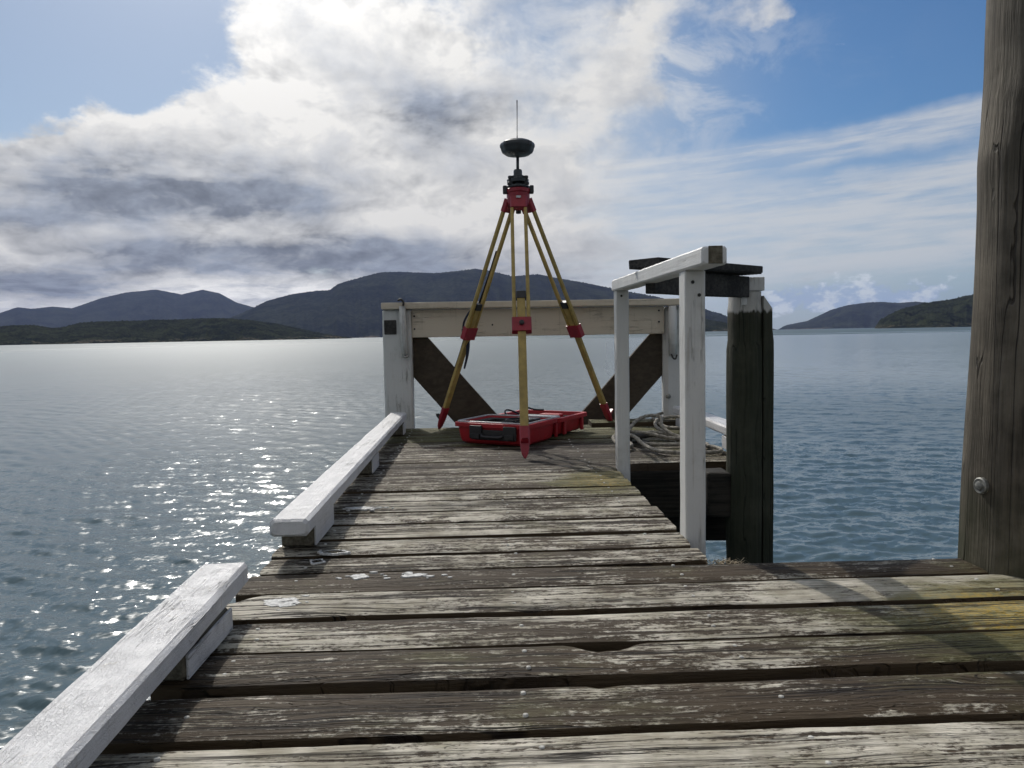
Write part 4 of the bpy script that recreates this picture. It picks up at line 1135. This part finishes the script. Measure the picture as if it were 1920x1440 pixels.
# ------------------------------------------------------------------ survey tripod
TR = thing('survey_tripod', (0.22, 4.86, 0), 'yellow and red surveying tripod standing over the open red case', 'tripod')
HC = Vector((0.222, 4.853, 0))
def tri_leg(foot, strap=False, clamp_t=0.47):
    foot = Vector(foot); rad_dir = Vector((foot.x - HC.x, foot.y - HC.y, 0)).normalized()
    hinge = HC + rad_dir * 0.062 + Vector((0, 0, 1.478))
    ax = (hinge - foot).normalized(); side = ax.cross(rad_dir).normalized()
    nrm = side.cross(ax).normalized()
    P = lambda t, s=0.0, n=0.0: foot.lerp(hinge, t) + side * s + nrm * n
    g = 0.041
    tubes = []
    def slat_vf(t0, t1, s0, s1, w, d_, ch=0.002):
        p0, p1 = P(t0, s0), P(t1, s1)
        V = []; T = (p1 - p0).normalized()
        for p in (p0, p1):
            for a, b_ in rect_prof(w, d_, ch): V.append(p + side * a + nrm * b_)
        F = [(q, (q + 1) % 8, 8 + (q + 1) % 8, 8 + q) for q in range(8)] + [tuple(range(8))[::-1], tuple(8 + q for q in range(8))]
        return V, F
    leg = joined('leg', [slat_vf(clamp_t, 0.985, -g, -g * 1.0, 0.0215, 0.026, .005), slat_vf(clamp_t, 0.985, g, g * 1.0, 0.0215, 0.026, .005)], YEL, TR)
    joined('lower_slat', [slat_vf(0.085, clamp_t + 0.125, 0, 0, 0.046, 0.024, .003)], YEL, leg)
    joined('slat_cap', [slat_vf(clamp_t + 0.105, clamp_t + 0.132, 0, 0, 0.056, 0.034, .003)], BLK, leg)
    # clamp
    joined('clamp', [slat_vf(clamp_t - 0.024, clamp_t + 0.028, 0, 0, 0.112, 0.044, .006)], REDT, leg)
    kp = P(clamp_t + 0.004, 0, 0.022)
    disc('clamp_knob', kp, nrm, [(0.014, 0.0), (0.014, 0.012), (0.010, 0.016), (0.004, 0.017)], BLK, leg)
    # foot
    V = []; F = []
    secs = [(0.105, .054, .034), (0.060, .052, .034), (0.045, .050, .030), (0.015, .036, .022), (0.0, .010, .008)]
    for (t, w, d_) in secs:
        for a, b_ in rect_prof(w, d_, min(w, d_) * .2): V.append(P(t, 0, 0) + side * a + nrm * b_)
    for i in range(len(secs) - 1):
        for q in range(8): F.append((i * 8 + q, (i + 1) * 8 + q, (i + 1) * 8 + (q + 1) % 8, i * 8 + (q + 1) % 8))
    F.append(tuple(range(8))); F.append(tuple((len(secs) - 1) * 8 + q for q in range(8))[::-1])
    ft = mesh('foot', V, F, REDT, leg)
    # foot peg to tread on, pointing outwards
    q0 = P(0.050, 0, 0.010)
    pv_, pf = [], []
    for (o_, w, h_) in ((0.0, .044, .016), (0.030, .040, .012), (0.044, .030, .006)):
        c0 = q0 + nrm * o_ + ax * (0.25 * o_)
        for a, b_ in rect_prof(w, h_, .002): pv_.append(c0 + side * a + ax * b_)
    for i in range(2):
        for q in range(8): pf.append((i * 8 + q, i * 8 + (q + 1) % 8, (i + 1) * 8 + (q + 1) % 8, (i + 1) * 8 + q))
    pf.append(tuple(range(8))[::-1]); pf.append(tuple(16 + q for q in range(8)))
    mesh('foot_peg', pv_, pf, REDT if foot.x > 0 else IRON, leg)
    # hinge yoke at the top
    joined('hinge_yoke', [slat_vf(0.960, 1.010, 0, 0, 0.106, 0.040, .008)], REDT, leg)
    if strap:
        tp = [P(0.80, -g, 0.016), P(0.70, -g - .004, 0.018), P(0.60, -g, 0.020), P(0.52, -g + .01, 0.024), P(0.47, -0.03, 0.030), P(0.44, 0.0, 0.03)]
        def rb(i, n): return [(-0.013, -0.002), (0.013, -0.002), (0.013, 0.002), (-0.013, 0.002)]
        sweep('strap', catmull(tp, 5), rb, NAVY, leg, ref=nrm)
        lp = catmull([P(0.50, -0.06, 0.01), P(0.52, -0.075, 0.02), P(0.49, -0.085, 0.03), P(0.455, -0.07, 0.03), P(0.44, -0.03, 0.035), P(0.455, 0.03, 0.03), P(0.49, 0.05, 0.03), P(0.53, 0.03, 0.03), P(0.55, 0.015, 0.02)], 5)
        tube('strap_loop', lp, 0.007, NAVY, leg, k=8)
        tl = [P(0.44, 0.0, 0.035)]; b0 = tl[0]
        tl += [b0 + Vector((0.018, -0.01, -0.06)), b0 + Vector((0.012, -0.01, -0.15)), b0 + Vector((-0.01, 0.0, -0.24))]
        sweep('strap_tail', catmull(tl, 5), lambda i, n: [(-0.017 + .012 * i / n, -0.002), (0.017 - .012 * i / n, -0.002), (0.017 - .012 * i / n, 0.002), (-0.017 + .012 * i / n, 0.002)], NAVY, leg, ref=(0, -1, 0.1))
        tl = [P(0.43, -0.01, 0.03), P(0.38, -0.012, 0.028), P(0.32, -0.008, 0.024), P(0.27, 0.0, 0.022)]
        sweep('strap_tail', catmull(tl, 5), lambda i, n: [(-0.014, -0.002), (0.014, -0.002), (0.014, 0.002), (-0.014, 0.002)], NAVY, leg, ref=nrm)
        box('buckle', P(0.445, 0.0, 0.034), (0.05, 0.02, 0.04), BLK, leg, ch=0.003)
    return leg
tri_leg((0.193, 3.965, 0.004))
tri_leg((-0.336, 5.30, 0.004), strap=True, clamp_t=0.445)
tri_leg((0.872, 5.345, 0.004), clamp_t=0.448)
def lobes(a, r, z):
    base_ = 1.0
    for q in (-90, 141, 37):
        dq = (a - rad(q) + math.pi) % (2 * math.pi) - math.pi
        base_ += 0.08 * math.exp(-(dq / 0.42) ** 2)
    return base_
lathe('head_plate', [(0.045, 1.452), (0.064, 1.455), (0.070, 1.475), (0.072, 1.525), (0.078, 1.530), (0.079, 1.548), (0.076, 1.551)], REDT, TR, at=HC, k=48, mod=lobes)
# centre screw under the head
lathe('centre_screw', [(0.006, 1.40), (0.016, 1.402), (0.018, 1.44), (0.010, 1.452)], BLK, TR, at=HC, k=20)
box('badge', HC + Vector((-0.002, -0.0865, 1.492)), (0.030, 0.003, 0.013), SILVER, TR, ch=0.001)
for ss_ in (-1, 1):
    v, f = box_vf((0, 0, 0), (0.026, 0.04, 0.05), None, .006)
    mesh('hinge_bolt', [HC + Vector((ss_ * 0.083, -0.02, 1.545)) + p for p in v], f, BLK, TR)

# ------------------------------------------------------------------ receiver on its tribrach
GR = thing('satellite_receiver', (HC.x, HC.y, 1.55), 'dark disc shaped satellite receiver with whip antenna on top of the tripod', 'receiver')
def k3(a, r, z): return 1.0 + 0.10 * math.cos(3 * (a + rad(90)))
lathe('tribrach', [(0.050, 1.556), (0.066, 1.557), (0.070, 1.562), (0.070, 1.572), (0.040, 1.575), (0.036, 1.588), (0.064, 1.592), (0.067, 1.612), (0.048, 1.617), (0.046, 1.632), (0.030, 1.636)], DGREY, GR, at=HC, k=36, mod=k3)
for q in (-90, 30, 150):
    a = rad(q + 60)
    c0 = HC + Vector((0.056 * math.cos(a), 0.056 * math.sin(a), 0))
    lathe('foot_screw', [(0.006, 1.572), (0.019, 1.574), (0.020, 1.588), (0.012, 1.592), (0.012, 1.612), (0.015, 1.616), (0.014, 1.628), (0.004, 1.631)], BLK, GR, at=c0, k=18)
lathe('adapter', [(0.024, 1.630), (0.027, 1.632), (0.027, 1.664), (0.023, 1.672), (0.009, 1.674)], DGREY, GR, at=HC, k=24)
tube('pole', [HC + Vector((0, 0, 1.668)), HC + Vector((0, 0, 1.70)), HC + Vector((0.001, 0, 1.755))], 0.0092, DGREY, GR, ref=(0, 1, 0))
R8 = lambda a, r, z: 1.0 + 0.022 * math.cos(8 * a) * (1 if r > 0.08 else 0)
rc_ = lathe('receiver_body', [(0.012, 1.748), (0.020, 1.751), (0.046, 1.756), (0.074, 1.762), (0.092, 1.774), (0.099, 1.788), (0.102, 1.803), (0.106, 1.808), (0.107, 1.822), (0.102, 1.832), (0.088, 1.837), (0.080, 1.845), (0.066, 1.850), (0.035, 1.853), (0.002, 1.854)], DGREY, GR, at=HC, k=64, mod=R8)
for q in range(4):
    a = rad(45 + 90 * q); c0 = HC + Vector((0.097 * math.cos(a), 0.097 * math.sin(a), 1.818))
    v, f = box_vf((0, 0, 0), (0.022, 0.036, 0.030), Matrix.Rotation(a, 3, 'Z'), .005)
    mesh('bumper', [c0 + p for p in v], f, BLK, rc_)
for q in (-60, -95, -130):
    a = rad(q); c0 = HC + Vector((0.075 * math.cos(a), 0.075 * math.sin(a), 1.768))
    v, f = box_vf((0, 0, 0), (0.014, 0.020, 0.016), Matrix.Rotation(a, 3, 'Z'), .003)
    mesh('port_cover', [c0 + p for p in v], f, BLK, rc_)
tube('whip_antenna', [HC + Vector((0, 0, 1.850)), HC + Vector((0.0, 0, 1.885)), HC + Vector((0.002, 0, 2.0)), HC + Vector((0.003, 0, 2.088)), HC + Vector((0.003, 0, 2.096))], 0.003, BLK, GR, k=8, ref=(0, 1, 0), rr=lambda t: 0.0042 if t < .2 else (0.0022 if t < .7 else 0.0034))

bpy.context.view_layer.update()
